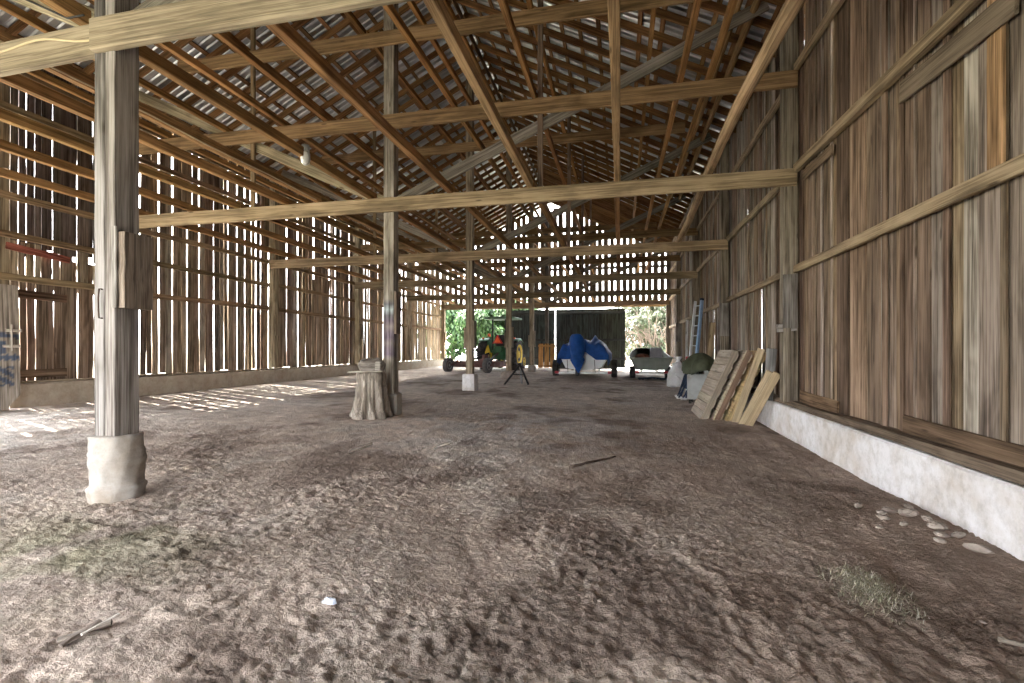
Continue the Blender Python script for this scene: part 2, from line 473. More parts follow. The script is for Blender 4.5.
# ------------------------------------------------------------------ floor
def make_floor():
    def steps(a, b, f):
        out = [a]
        while out[-1] < b: out.append(out[-1] + f(out[-1]))
        out[-1] = b
        return np.array(out)
    xs = steps(-10.7, 2.75, lambda x: 0.018 if -5.5 < x else 0.05)
    ys = steps(-1.6, 28.6, lambda y: 0.06 if y < 0.8 else (0.014 if y < 4.0 else min(0.2, 0.014 + (y - 4.0) * 0.010)))
    X, Y = np.meshgrid(xs, ys)
    Z = base_z(X, Y)
    near = np.clip((12 - Y) / 8, 0.3, 1)
    Z += (fbm(X * .7 + 3, Y * .5 + 8, 3) - .5) * .10 * near
    # trodden clods, dents and dragged lines along the barn
    clod = fbm(X * 10, Y * 7.5, 4, .62)
    mask = np.clip((fbm(X * .9 + 40, Y * .7 + 10, 3) - .44) * 6, 0.12, 1)
    Z += (np.abs(clod - .5) * -0.075 + .009) * mask * near
    Z += (fbm(X * 21, Y * 16, 3, .65) - .5) * .026 * near * (0.45 + .55 * mask)
    Z += (fbm(X * 40, Y * 36, 2, .6) - .5) * .013 * near
    # crumbled patches: small sharp-edged crumbs of soil
    c1 = fbm(X * 30 + 5, Y * 26 + 9, 3, .62)
    crumb = np.clip((fbm(X * 1.7 + 21, Y * 1.3 + 47, 4, .6) - .5) * 7, 0, 1)
    Z += (np.clip(np.abs(c1 - .5) * 3.0, 0, .55) - .2) * .027 * crumb * near
    Z += (np.clip(np.abs(fbm(X * 55, Y * 48, 2, .6) - .5) * 3, 0, .5) - .2) * .012 * near
    rut = fbm(X * 3.2 + 80, Y * .35, 3, .6)
    Z += (rut - .5) * .045 * np.clip((X - .6) / 1.2, 0, 1) * near
    # a drip ditch and thrown-up soil beside the right foundation
    Z += .05 * np.exp(-((X - 2.15) / .28) ** 2) * np.clip(fbm(X * 2, Y * .8, 3) * 2 - .6, 0, 1)
    # hollows
    for k in range(150):
        cx, cy = RNG.uniform(-5.5, 2.0), RNG.uniform(1.3, 9); r = RNG.uniform(.03, .10)
        sel = (np.abs(X - cx) < 3 * r) & (np.abs(Y - cy) < 3 * r)
        Z[sel] -= RNG.uniform(.003, .010) * np.exp(-(((X[sel] - cx) ** 2 + (Y[sel] - cy) ** 2) / r ** 2))
    # colour: brown trodden soil, pale dry dust in drifts, damp dark patches, a little moss; light painted in at back and left
    T = np.zeros(X.shape + (3,))
    brown = np.array((.385, .30, .252)); pale = np.array((.58, .53, .49)); mid = np.array((.54, .455, .395)); dark = np.array((.17, .125, .105))
    grey = np.array((.60, .58, .59)); moss = np.array((.25, .25, .15))
    n1 = fbm(X * .45 + 7, Y * .35 + 3, 4); n2 = fbm(X * 1.3 + 60, Y * 1.0 + 20, 4, .6)
    w = np.clip((2.6 - X) / 5.5, 0, 1) * .7 + np.clip((Y - 3.5) / 6, 0, 1) * .45
    w = np.clip(w + (n1 - .5) * 1.5 + (n2 - .5) * .8, 0, 1)[..., None]
    T = brown * (1 - w) + mid * w
    p = np.clip((n2 - .55) * 6, 0, 1) * np.clip((1.6 - X) / 2.5, 0, 1) * np.clip((Y - 2) / 3, .15, 1)
    p = p[..., None] * .75
    T = T * (1 - p) + pale * p
    q = np.exp(-(((X + 1.4) / 2.1) ** 2 + ((Y - 8.0) / 2.3) ** 2)) * np.clip((fbm(X * 2.6, Y * 1.6 + 5, 4, .6) - .42) * 5, 0, 1)
    q += np.exp(-(((X + .3) / 1.2) ** 2 + ((Y - 12.0) / 1.2) ** 2)) * np.clip((fbm(X * 2.1, Y * 1.6 + 55, 4, .6) - .45) * 5, 0, 1)
    q = np.clip(q, 0, 1)[..., None] * .8
    T = T * (1 - q) + grey * q
    far = np.clip((Y - 7.5) / 8, 0, 1)[..., None] * .7  # back of the floor painted paler in place of missing light
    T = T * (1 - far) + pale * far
    lit_left = np.clip((-5 - X) / 2.5, 0, 1)[..., None] * .6  # daylight along the left wall painted into the soil colour
    T = T * (1 - lit_left) + pale * 1.02 * lit_left
    T *= (1 + (np.clip(fbm(X * 9 + 31, Y * 8 + 11, 4, .65), .3, .7) - .5) * .75)[..., None]
    dk = np.clip((fbm(X * 1.1 + 90, Y * .8 + 33, 4, .6) - .57) * 7, 0, 1)[..., None] * .65
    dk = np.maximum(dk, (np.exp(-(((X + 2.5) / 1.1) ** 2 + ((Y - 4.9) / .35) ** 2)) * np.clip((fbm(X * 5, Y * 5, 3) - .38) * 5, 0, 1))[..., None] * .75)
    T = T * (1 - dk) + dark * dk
    ms = (np.exp(-(((X + 3.3) / .8) ** 2 + ((Y - 2.4) / .8) ** 2)) * np.clip((fbm(X * 3, Y * 3 + 70, 3) - .4) * 4, 0, 1))[..., None] * .6
    T = T * (1 - ms) + moss * ms
    ny, nx = X.shape
    idx = np.arange(ny * nx).reshape(ny, nx)
    quads = np.stack([idx[:-1, :-1], idx[:-1, 1:], idx[1:, 1:], idx[1:, :-1]], -1).reshape(-1, 4)
    me = bpy.data.meshes.new('floor')
    co = np.stack([X, Y, Z], -1).reshape(-1, 3).astype(np.float32)
    me.vertices.add(len(co)); me.vertices.foreach_set('co', co.ravel())
    me.loops.add(quads.size); me.loops.foreach_set('vertex_index', quads.ravel().astype(np.int32))
    me.polygons.add(len(quads))
    me.polygons.foreach_set('loop_start', np.arange(0, quads.size, 4, dtype=np.int32))
    me.polygons.foreach_set('use_smooth', np.ones(len(quads), dtype=bool))
    me.update(calc_edges=True)
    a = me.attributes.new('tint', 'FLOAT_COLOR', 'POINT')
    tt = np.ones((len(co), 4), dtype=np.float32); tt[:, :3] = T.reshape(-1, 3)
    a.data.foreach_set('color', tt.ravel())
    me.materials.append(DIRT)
    o = bpy.data.objects.new('floor', me); COL.objects.link(o)
    tag(o, kind='structure')
    def surf(x, y):
        j = min(max(int(np.searchsorted(xs, x)), 1), nx - 1); i = min(max(int(np.searchsorted(ys, y)), 1), ny - 1)
        return float(np.mean(Z[i - 1:i + 1, j - 1:j + 1]))
    return surf
surf = make_floor()

# yard outside
def make_yard():
    m = MB()
    m.add([(-140, 28.5, .50), (140, 28.5, .42), (140, 160, .9), (-140, 160, .9)], [(0, 1, 2, 3)])
    m.add([(-140, -120, .2), (-10.62, -120, .2), (-10.62, 28.5, .52), (-140, 28.5, .50)], [(0, 1, 2, 3)])
    m.add([(2.7, -120, -.1), (140, -120, -.1), (140, 28.5, .42), (2.7, 28.5, .25)], [(0, 1, 2, 3)])
    m.add([(-10.62, -120, .1), (2.7, -120, -.1), (2.7, -1.6, 0.0), (-10.62, -1.6, .38)], [(0, 1, 2, 3)])
    tag(m.build('ground', YARD), kind='structure')
    r = MB()
    ry = [(0.2, 28.55), (0.35, 34), (0.9, 42), (2.2, 54), (4, 70)]
    r.add([(x + s * (1.1 + .03 * y), y, .52 + (y - 28.5) * .0035) for x, y in ry for s in (-1, 1)], [(2 * i, 2 * i + 1, 2 * i + 3, 2 * i + 2) for i in range(len(ry) - 1)])
    tag(r.build('road', ROADM), kind='structure')
make_yard()

# ------------------------------------------------------------------ roof covering
def make_ceiling():
    m = MB()
    per = 0.16
    prof = [(0, 0), (.45, 0), (.60, .022), (.70, .026), (.85, 0)]
    ys, dzs = [], []
    for k in range(int((Y1 - Y0 + .8) / per)):
        for a, h in prof:
            ys.append(Y0 - .3 + (k + a) * per); dzs.append(h)
    for sgn in (1, -1):
        xe = (X_R + .35) if sgn > 0 else (X_L - .35)
        cols = [RIDGE_X, RIDGE_X + (xe - RIDGE_X) * .34, RIDGE_X + (xe - RIDGE_X) * .67, xe]
        for seg in range(3):
            xa, xb = cols[seg], cols[seg + 1]
            vs = []; ts = []
            r = random.Random(seg + 10 * sgn); sheet = None; tt = 1
            for k, y in enumerate(ys):
                if int(y / .66) != sheet:
                    sheet = int(y / .66); tt = r.uniform(.5, .95)
                dz = dzs[k] + .088
                lap = .012 * (2 - seg)
                vs += [(xa, y, roof_z(xa) + dz + lap), (xb + .1 * sgn * (seg < 2), y, roof_z(xb + .1 * sgn * (seg < 2)) + dz + lap)]
                ts += [(tt, tt, tt)] * 2
            m.add(vs, [(2 * i, 2 * i + 1, 2 * i + 3, 2 * i + 2) for i in range(len(ys) - 1)], tint=ts, smooth=False)
    tag(m.build('ceiling', ROOFM), kind='structure')
make_ceiling()

# ------------------------------------------------------------------ board walls
GREYB = [(.38, .32, .265), (.35, .285, .23), (.29, .215, .16), (.42, .375, .335), (.20, .14, .10), (.36, .265, .18), (.46, .415, .38), (.27, .20, .145), (.40, .30, .21), (.44, .39, .34)]
REDB = [(.36, .27, .195), (.42, .34, .255), (.30, .215, .16), (.45, .38, .31), (.25, .19, .15), (.40, .30, .215)]

def board(m, axis, at, c, w, z0, z1, th, tint, rng, off=0.0, lean=0.0):
    """an upright board: runs along z, its width along Y (axis 'Y', wall plane x=at) or along X"""
    hw = w / 2
    g0 = rng.uniform(0, 60); g1 = rng.uniform(0, 60)
    n = 5; vs = []; gs = []
    wob = [rng.uniform(-.006, .006) for _ in range(n + 1)]
    tw = rng.uniform(-.012, .012)
    for k in range(n + 1):
        z = z0 + (z1 - z0) * k / n
        for (a, d) in ((-hw, 0), (hw, 0), (hw, th), (-hw, th)):
            aa = c + a + wob[k] * .6 + lean * k / n
            dd = off + d + wob[k] + tw * a / hw * .5
            p = (at + dd, aa, z) if axis == 'Y' else (aa, at + dd, z)
            vs.append(p); gs.append((z + g0, a + g1, d + g0))
    fs = [(3, 2, 1, 0), (n * 4, n * 4 + 1, n * 4 + 2, n * 4 + 3)]
    for k in range(n):
        for j in range(4):
            fs.append((k * 4 + j, k * 4 + (j + 1) % 4, k * 4 + 4 + (j + 1) % 4, k * 4 + 4 + j))
    m.add(vs, fs, gs, tint)

def wall_right():
    rng = random.Random(3)
    m = MB(); y = Y0
    while y < Y1:
        w = rng.choice((.10, .14, .17, .2, .24, .28)) * rng.uniform(.9, 1.1)
        gap = rng.choice((-.012, -.010, -.014))
        if 5.55 < y < 5.75: gap = .004
        if 14.2 < y < 14.4: gap = .012
        tint = vary(rng.choice(GREYB), .14, rng)
        pass
        if 1.6 < y < 3.9: tint = tuple(.75 * a + .25 * b for a, b in zip(tint, (.42, .38, .37)))
        off = rng.choice((0, 0, .006, .018, .024))
        board(m, 'Y', X_R + off, y + w / 2, w, .50 + .004 * y + rng.uniform(-.02, .02), EAVE_Z + .12, .024, tint, rng)
        if rng.random() < .35:   # narrow cover strip on the joint
            board(m, 'Y', X_R - .018, y + w, rng.uniform(.05, .08), .6 + .004 * y, EAVE_Z + .1, .018, vary(rng.choice(GREYB), .15, rng), rng)
        y += w + gap
    board(m, 'Y', X_R - .022, 4.18, .19, 2.60, EAVE_Z + .1, .02, (.58, .37, .20), rng)
    o = tag(m.build('wall_right', WOOD), kind='structure')
    # foundation, sill, rails
    f = MB()
    n = 40
    for k in range(n):
        pass
    rows = []
    for k in range(61):
        yy = Y0 + (Y1 - Y0) * k / 60
        j = rng.uniform(-.008, .008)
        zt = .50 + .0045 * max(yy, 0)
        rows.append([(F_R + j - .012, yy, -.35), (F_R + j, yy, .1), (F_R + j, yy, zt - .02), (F_R + j + .02, yy, zt), (F_R + .26, yy, zt), (F_R + .28, yy, -.35)])
    f.grid(rows, smooth=False)
    f.add([rows[0][i] for i in range(6)], [(0, 1, 2, 3, 4, 5)]); f.add([rows[-1][i] for i in range(6)], [(5, 4, 3, 2, 1, 0)])
    f.build('foundation', CONC, o)
    s = MB().bar((F_R + .125, Y0, .545), (F_R + .125, Y1, .545 + .0045 * Y1), .21, .085, n=30, jit=.008, tint=(.20, .155, .115))
    s.build('sill_plank', WOOD, o)
    rails = [  # y0, y1, z0, z1, w, h
        (Y0, 8.2, 2.59, 2.60, .06, .115), (Y0, 8.2, 3.85, 4.10, .07, .13), (Y0, 8.2, 5.35, 5.6, .06, .12)]
    for a, b in zip(FRAMES[1:-1], FRAMES[2:]):
        rails += [(a - .02, b + .02, 2.6, 2.62, .06, .11), (a - .02, b + .02, 4.08, 4.1, .06, .12), (a - .02, b + .02, 5.5, 5.5, .06, .12)]
    for k, (a, b, z0, z1, w, h) in enumerate(rails):
        MB().bar((X_R - .06, a, z0), (X_R - .06, b, z1), w, h, n=6, jit=.006, tint=vary((.40, .31, .21), .12)).build('girt', WOODS, o)
    MB().bar((X_R - .045, 3.95, 3.72), (X_R - .045, 5.35, 3.80), .03, .2, n=3, jit=.004, tint=(.24, .19, .14)).build('splice_board', WOODS, o)
    MB().bar((X_R - .045, 6.9, 3.88), (X_R - .045, 7.9, 3.9), .03, .14, n=3, jit=.004, tint=(.27, .2, .14)).build('splice_board', WOODS, o)
    # repair planks laid across the foot of the boards
    MB().bar((X_R - .02, 3.85, .67), (X_R - .02, 5.35, .70), .025, .17, n=4, jit=.006, tint=(.17, .115, .075)).build('patch_board', WOOD, o)
    MB().bar((X_R - .02, 6.8, .68), (X_R - .02, 8.1, .72), .025, .17, n=4, jit=.006, tint=(.24, .16, .10)).build('patch_board', WOOD, o)
    # a crack down the face of the foundation
    c = MB(); pts = []
    yy = 3.48
    for k in range(12):
        z = .46 - k * .042
        yy += rng.uniform(-.012, .012)
        pts += [(F_R - .010, yy - .0022, z), (F_R - .010, yy + .0022, z)]
    c.add(pts, [(2 * i, 2 * i + 1, 2 * i + 3, 2 * i + 2) for i in range(11)])
    return o
wall_right()

def wall_left():
    rng = random.Random(8)
    m = MB(); y = Y0
    zsill = lambda y: .82 + .002 * max(y, 0)
    while y < Y1:
        if 2.7 < y < 5.3:      # the wide side doorway nearest the camera: boards only above it
            w = rng.uniform(.15, .25)
            board(m, 'Y', X_L - .024, y + w / 2, w, 3.75, EAVE_Z + .1, .022, vary(rng.choice(REDB), .16, rng), rng)
            y += w + .015
            continue
        w = rng.choice((.09, .11, .13, .15, .18, .21)) * rng.uniform(.9, 1.1)
        gap = rng.choice((.004, .006, .008, .012, .016, .022, .03))
        tint = vary(rng.choice(REDB if y > 4 else GREYB), .16, rng)
        if y > 20: tint = tuple(a * .6 + b * .4 for a, b in zip(tint, (.5, .38, .22)))  # sunlit warmth painted into the far boards
        off = -rng.choice((0, 0, .008, .018, .03))
        lean = rng.uniform(-.03, .03)
        if 6.5 < y < 8.0:      # boarded hatch below, a hole left by short boards above
            gap = min(gap, .02)
            board(m, 'Y', X_L - .024, y + w / 2, w, zsill(y), 2.62, .022, vary((.30, .22, .165), .1, rng), rng, off)
            z1 = 3.1 if rng.random() < .75 else 3.3
            board(m, 'Y', X_L - .05, y + w / 2, w, 2.5, z1, .022, tint, rng, off)
            board(m, 'Y', X_L - .07, y + w / 2 + .02, w, 3.16 + rng.uniform(-.12, .10), EAVE_Z + .1, .022, vary((.16, .13, .12), .2, rng), rng, off)  # upper boards tinted dark to imitate glare around the bright gaps
        else:
            zt = EAVE_Z + .1
            if rng.random() < .18:
                zt = rng.uniform(3.6, 5.4)
                board(m, 'Y', X_L - .07, y + w / 2 + rng.uniform(-.02, .02), w, zt - .2, EAVE_Z + .1, .022, vary(rng.choice(REDB), .2, rng), rng, off)
            board(m, 'Y', X_L - .024, y + w / 2, w, zsill(y) + rng.uniform(-.02, .04), zt, .022, tint, rng, off, lean)
        y += w + gap
    o = tag(m.build('wall_left', WOOD), kind='structure')
    rows = []
    f = MB()
    for k in range(41):
        yy = 6.45 + (Y1 - 6.45) * k / 40
        j = rng.uniform(-.01, .01); zt = .80 + .002 * yy
        rows.append([(F_L - j + .012, yy, 0), (F_L - j, yy, .3), (F_L - j, yy, zt - .02), (F_L - j - .02, yy, zt), (F_L - .3, yy, zt), (F_L - .32, yy, 0)])
    f.grid(rows, smooth=False)
    f.add(rows[0], [(0, 1, 2, 3, 4, 5)]); f.add(rows[-1], [(5, 4, 3, 2, 1, 0)])
    f.build('foundation', CONCD, o)
    MB().bar((F_L - .14, 6.45, .835), (F_L - .14, Y1, .875), .22, .035, n=24, jit=.006, tint=(.36, .29, .21)).build('sill_plank', WOOD, o)
    rails = []
    edges = [Y0, 3.3] + FRAMES[1:]
    for a, b in zip(edges[:-1], edges[1:]):
        if b < 9: a = max(a, 5.4 if b > 4 else a)
        for z, h in ((2.62, .12), (3.35, .11), (4.03, .12), (4.85, .11), (5.55, .12), (6.25, .12)):
            rails.append((a - .02, b + .02, z + rng.uniform(-.03, .03), z + rng.uniform(-.03, .03), .06, h))
    for (a, b, z0, z1, w, h) in rails:
        if b < 5 and z0 < 3.6: continue
        MB().bar((X_L + .045, a, z0), (X_L + .045, b, z1), w, h, n=5, jit=.006, tint=vary((.34, .24, .15), .18)).build('girt', WOODS, o)
    # ledges of the boarded hatch
    MB().bar((X_L + .03, 6.5, 2.38), (X_L + .03, 7.45, 2.36), .035, .15, n=3, jit=.004, tint=(.21, .13, .09)).build('hatch_ledge', WOOD, o)
    MB().bar((X_L + .03, 6.5, .98), (X_L + .03, 7.45, .98), .035, .15, n=3, jit=.004, tint=(.29, .2, .14)).build('hatch_ledge', WOOD, o)
    MB().bar((X_L + .04, 6.5, 3.18), (X_L + .04, 7.5, 3.10), .03, .12, n=3, jit=.006, tint=(.36, .12, .09)).build('red_board', WOOD, o)
    return o
wall_left()

def wall_back():
    rng = random.Random(21)
    m = MB(); x = X_L + .05
    zb = TIE[0] + .02
    while x < X_R:
        w = rng.uniform(.22, .28)
        gap = rng.uniform(.065, .11)
        zt = roof_z(x + w / 2) + .02
        if abs(x - X_C) < .9: zt -= rng.uniform(0, .9)
        board(m, 'X', Y1 + .06, x + w / 2, w, zb + rng.uniform(-.05, .02), zt, .022, vary((.22, .17, .13), .2, rng), rng, 0, rng.uniform(-.03, .03))
        x += w + gap
    o = tag(m.build('wall_back', WOOD), kind='structure')
    MB().bar((-3.9, Y1 - .05, TIE[0] + .07), (X_R, Y1 - .05, TIE[0] + .07), .05, .22, n=4, jit=.004, tint=(.52, .35, .18)).build('header', WOODS, o)  # lit half: brightness put into the tint, other half darker
    MB().bar((X_L, Y1 - .05, TIE[0] + .07), (-3.9, Y1 - .05, TIE[0] + .07), .05, .22, n=4, jit=.004, tint=(.26, .2, .14)).build('header', WOODS, o)
    for z in (5.95,):
        hw = (RIDGE_Z - z) / PITCH - .15
        xa, xb = max(X_L, RIDGE_X - hw), min(X_R, RIDGE_X + hw)
        MB().bar((xa, Y1 + .01, z), (xb, Y1 + .01, z), .06, .13, n=4, jit=.004, tint=(.2, .15, .11)).build('girt', WOODS, o)
    return o
wall_back()

def wall_front():  # unseen wall, added to shape the light; its opening is sized for that
    rng = random.Random(77)
    m = MB(); x = X_L
    while x < X_R + .1:
        w = rng.uniform(.17, .26)
        zb = .05 if x > -1.6 or x < -7.2 else 3.1
        board(m, 'X', Y0 - .06, x + w / 2, w, zb, roof_z(min(x + w / 2, X_R)) + .02, .024, vary(rng.choice(GREYB), .15, rng), rng)
        x += w + .003
    tag(m.build('wall_front', WOOD), kind='structure')
wall_front()

def door(n, xa, xb, label, rng):
    m = MB(); x = xa
    while x < xb - .02:
        w = min(rng.uniform(.17, .24), xb - x)
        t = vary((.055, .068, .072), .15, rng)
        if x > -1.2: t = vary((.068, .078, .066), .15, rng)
        board(m, 'X', 28.2 + .012 * rng.random(), x + w / 2, w + .012, (.58 if n == 1 else .44) + rng.uniform(-.02, .02), 3.72, .025, t, rng)
        if rng.random() < .5: board(m, 'X', 28.18, x + w, .05, .64, 3.7, .02, vary(t, .1, rng), rng)
        x += w - .002
    o = tag(m.build('door_%d' % n, WOOD), label, 'door', kind='structure')
    for z in (.95, 2.0, 3.5):
        MB().bar((xa + .02, 28.16, z), (xb - .02, 28.16, z), .04, .13, n=2, jit=.003, tint=(.06, .068, .07)).build('ledge', WOOD, o)
    return o
_r = random.Random(31)
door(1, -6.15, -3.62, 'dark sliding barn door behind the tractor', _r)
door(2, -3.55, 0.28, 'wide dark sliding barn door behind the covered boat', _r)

# ------------------------------------------------------------------ timber frame
T_POST = (.40, .35, .29); T_TIE = (.41, .31, .20); T_RAIL = (.33, .205, .105); T_RAFT = (.30, .158, .07); T_GREY = (.33, .29, .245)

def concrete_pier(r, h, seed, sq=False):
    rng = random.Random(seed)
    ph = [rng.uniform(0, 6) for _ in range(6)]
    m = MB()
    if sq:
        rows = []
        for z, s in ((-.15, 1.02), (.02, 1.02), (h * .5, 1.0), (h - .02, .98), (h, .92)):
            rows.append([(s * r * x * (1 + rng.uniform(-.02, .02)), s * r * y, z) for x, y in ((-1, -1), (1, -1), (1, 1), (-1, 1))])
        m.grid(rows, smooth=False, closed=True)
        m.add(rows[-1], [(0, 1, 2, 3)])
    else:
        prof = []
        for k in range(29):
            z = -.15 + (h + .15) * k / 28
            q = 1 + .035 * math.sin(z * 23 + ph[0]) + .02 * math.sin(z * 51 + ph[1]) + rng.uniform(-.012, .012)
            if k == 10: q += .09
            if k == 22: q += .05
            prof.append((r * q * (1 + .0 * z), z))
        prof.append((r * .9, h + .005)); prof.append((.02, h + .005))
        m.lathe(prof, 40, rf=lambda a, z: 1 + .03 * math.sin(2 * a + ph[2]) + .02 * math.sin(5 * a + z * 9 + ph[3]) + .02 * math.sin(9 * a - z * 14 + ph[4]))
    return m

# centre posts -----------------------------------------------------------------
def centre_posts():
    Ys = FRAMES
    # first: two timbers bolted together on a round concrete pier
    g = gz(X_C, Ys[0])
    t = thing('support_post', 'nearest timber post, split down its face, on a round flaking concrete pier', 'post', (X_C, Ys[0], g), 0, 'centre posts')
    top = roof_z(X_C) - g - .2
    sh = MB()
    sh.bar((-.053, 0, .5), (-.053, 0, top), .098, .21, up=(0, 1, 0), n=26, jit=.0035, ch=.006, tint=(.31, .29, .28))
    sh.bar((.053, 0, .5), (.053, 0, top), .096, .21, up=(0, 1, 0), n=26, jit=.0025, ch=.006, tint=(.35, .32, .30))
    sh.build('shaft', WOOD, t)
    concrete_pier(.183, .5, 1).build('concrete_pier', PIERM, t)
    b = MB(); b.bar((.15, .02, 1.52), (.15, .02, 2.12), .09, .25, up=(0, 1, 0), n=5, jit=.004, tint=(.27, .22, .18)); tag(b.build('splice_block', WOOD, t), 'dark splice block')
    b = MB(); b.bar((.118, -.118, 1.52), (.118, -.118, 2.16), .045, .022, up=(0, 1, 0), n=5, jit=.003, tint=(.52, .50, .48)); b.build('cover_strip', WOOD, t)
    b = MB(); b.bar((-.115, -.06, 1.6), (-.115, -.06, 2.17), .022, .05, up=(0, 1, 0), n=4, jit=.003, tint=(.5, .46, .42)); b.build('cover_strip', WOOD, t)
    h = MB(); h.tube([(-.02, -.105, 1.67), (-.02, -.13, 1.67), (-.022, -.135, 1.6), (-.02, -.135, 1.5), (-.02, -.13, 1.44), (-.02, -.105, 1.44)], .006); tag(h.build('latch_hook', IRON, t), 'rusty iron hook')
    # second: paint marks low down, stepped foot
    g = gz(X_C, Ys[1]) - .02
    t = thing('support_post', 'timber post smeared with blue and purple paint behind the stump', 'post', (X_C, Ys[1], g), 0, 'centre posts')
    top = roof_z(X_C) - g - .2
    rr = random.Random(4)
    def paint(tt, x, y):
        z = tt * (top - .4) + .4
        c = Vector((.43, .39, .33))
        if 1.05 < z < 2.05 and y > 0.05:
            k = .5 + .5 * math.sin(z * 21) * math.cos(x * 40)
            c = c.lerp(Vector((.15, .11, .19)) if z < 1.7 else Vector((.17, .19, .25)), .35 + .5 * k)
            if 1.82 < z < 1.95: c = Vector((.62, .74, .78))
        return c
    sh = MB(); sh.bar((0, 0, .4), (0, 0, top), .2, .2, up=(0, -1, 0), n=90, jit=.0025, ch=.012, tintf=paint); sh.build('shaft', WOOD, t)
    MB().cbox((.01, 0, .2), (.30, .26, .42), .03).build('concrete_pier', PIERM, t)
    b = MB(); b.bar((.125, 0, 1.45), (.125, 0, 2.2), .05, .2, up=(0, 1, 0), n=4, jit=.004, tint=(.24, .19, .15)); b.build('splice_block', WOOD, t)
    labels = {2: 'third timber post back, standing on a square whitewashed concrete block', 3: 'fourth timber post back, set on a lump of rock beside the tractor',
              4: 'fifth timber post back, beside the leaning orange board', 5: 'last timber post, standing between the two dark sliding doors'}
    for k in range(2, 6):
        g = gz(X_C, Ys[k])
        t = thing('support_post', labels[k], 'post', (X_C, Ys[k], g), 0, 'centre posts')
        top = roof_z(X_C) - g - .2
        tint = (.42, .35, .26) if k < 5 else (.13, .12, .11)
        f0 = .45 if k == 2 else .3
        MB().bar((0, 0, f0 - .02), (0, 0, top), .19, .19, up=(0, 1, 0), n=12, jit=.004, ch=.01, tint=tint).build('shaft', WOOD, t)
        if k == 2: concrete_pier(.17, .45, 7, True).build('concrete_pier', CONC, t)
        elif k == 3:
            rr = random.Random(9)
            mm = MB(); mm.lathe([(.05, -.1), (.32, 0), (.30, .12), (.27, .2), (.2, .29), (.03, .31)], 14, rf=lambda a, z: 1 + .14 * math.sin(2 * a + z * 9) + .08 * math.sin(5 * a)); mm.build('foot_rock', STONE, t)
        else: MB().cbox((0, 0, .14), (.34, .34, .34), .03).build('concrete_pier', PIERM, t)
        if k < 5:
            for sx in (-1, 1):
                b = MB(); b.bar((sx * .125, 0, 1.15), (sx * .125, 0, 1.8 + .1 * sx), .055, .2, up=(0, 1, 0), n=3, jit=.004, tint=vary((.34, .28, .21))); b.build('splice_block', WOOD, t)
centre_posts()

def wall_posts():
    for k in range(1, 6):
        y = FRAMES[k]
        z0 = .585 + .0045 * y
        where = ['beside the leaning pallets', 'behind the covered cabinet, third along', 'fourth along', 'fifth along', 'at the far doorway'][k - 1]
        t = thing('wall_post', 'square timber post of the right wall, ' + where, 'post', (2.50, y, z0), 0, 'posts of the right wall')
        MB().bar((0, 0, 0), (0, 0, EAVE_Z - z0), .2, .2, up=(0, 1, 0), n=10, jit=.004, ch=.01, tint=vary((.30, .255, .20), .08)).build('shaft', WOOD, t)
        b = MB(); b.bar((-.06, -.115, .0), (-.06, -.115, 1.15), .1, .03, up=(0, 1, 0), n=4, jit=.003, tint=(.40, .35, .28)); b.build('splice_board', WOOD, t)
        b = MB(); b.bar((-.02, -.12, 1.1), (-.02, -.12, 1.9), .2, .035, up=(0, 1, 0), n=4, jit=.003, tint=(.29, .27, .25)); b.build('splice_block', WOOD, t)
        if k == 1:
            b = MB(); b.bar((-.18, -.06, 1.1), (.08, -.06, 1.12), .08, .12, up=(0, 0, 1), n=2, jit=.003, tint=(.33, .31, .29)); b.build('cleat', WOOD, t)
        z0 = .86 + .002 * y
        where = ['second frame', 'third frame', 'fourth frame', 'fifth frame', 'far corner'][k - 1]
        t = thing('wall_post', 'timber post against the slatted left wall at the ' + where, 'post', (-10.1, y, z0), 0, 'posts of the left wall')
        MB().bar((0, 0, 0), (0, 0, EAVE_Z - z0), .2, .2, up=(0, 1, 0), n=10, jit=.004, ch=.01, tint=vary((.42, .34, .24), .08)).build('shaft', WOOD, t)
        b = MB(); b.bar((.13, -.02, .95), (.13, -.02, 1.55), .06, .2, up=(0, 1, 0), n=4, jit=.003, tint=(.36, .29, .2)); b.build('splice_block', WOOD, t)
wall_posts()

def cross_beams():
    # nearest frame: the low beam is in two lengths lapped at the post
    y = FRAMES[0]
    timber('cross_beam', 'pale wide cross beam running right from the nearest post', 'beam', (-4.08, y - .125, TIE[0] + .055), (X_R - .05, y - .125, TIE[0] + .13), .07, .25, (.41, .34, .24), 'low cross beams', n=14, jit=.004)
    timber('cross_beam', 'pale cross beam running left from the nearest post, cable stapled to it', 'beam', (-10.1, y - .05, TIE[0] - .10), (-4.09, y - .05, TIE[0] + .075), .07, .25, (.395, .33, .235), 'low cross beams', n=14, jit=.004)
    lv = ['lowest', 'middle', 'top']
    for k in range(1, 6):
        y = FRAMES[k]
        for l in range(3):
            z = TIE[l] + TIEH / 2
            if l == 0:
                xa, xb = -10.15, X_R - .06
            else:
                hw = (RIDGE_Z - (z + TIEH / 2)) / PITCH - .22
                xa, xb = max(-9.9, RIDGE_X - hw), min(X_R - .05, RIDGE_X + hw)
            if l == 2: xa, xb = max(xa, -8.4), min(xb, 1.6)
            nm = ORD[k] if k < 5 else 'last'
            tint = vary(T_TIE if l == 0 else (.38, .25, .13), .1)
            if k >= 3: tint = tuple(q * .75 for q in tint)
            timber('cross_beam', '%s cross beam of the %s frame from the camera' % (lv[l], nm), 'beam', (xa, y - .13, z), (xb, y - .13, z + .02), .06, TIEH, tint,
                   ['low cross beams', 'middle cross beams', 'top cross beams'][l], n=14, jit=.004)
cross_beams()

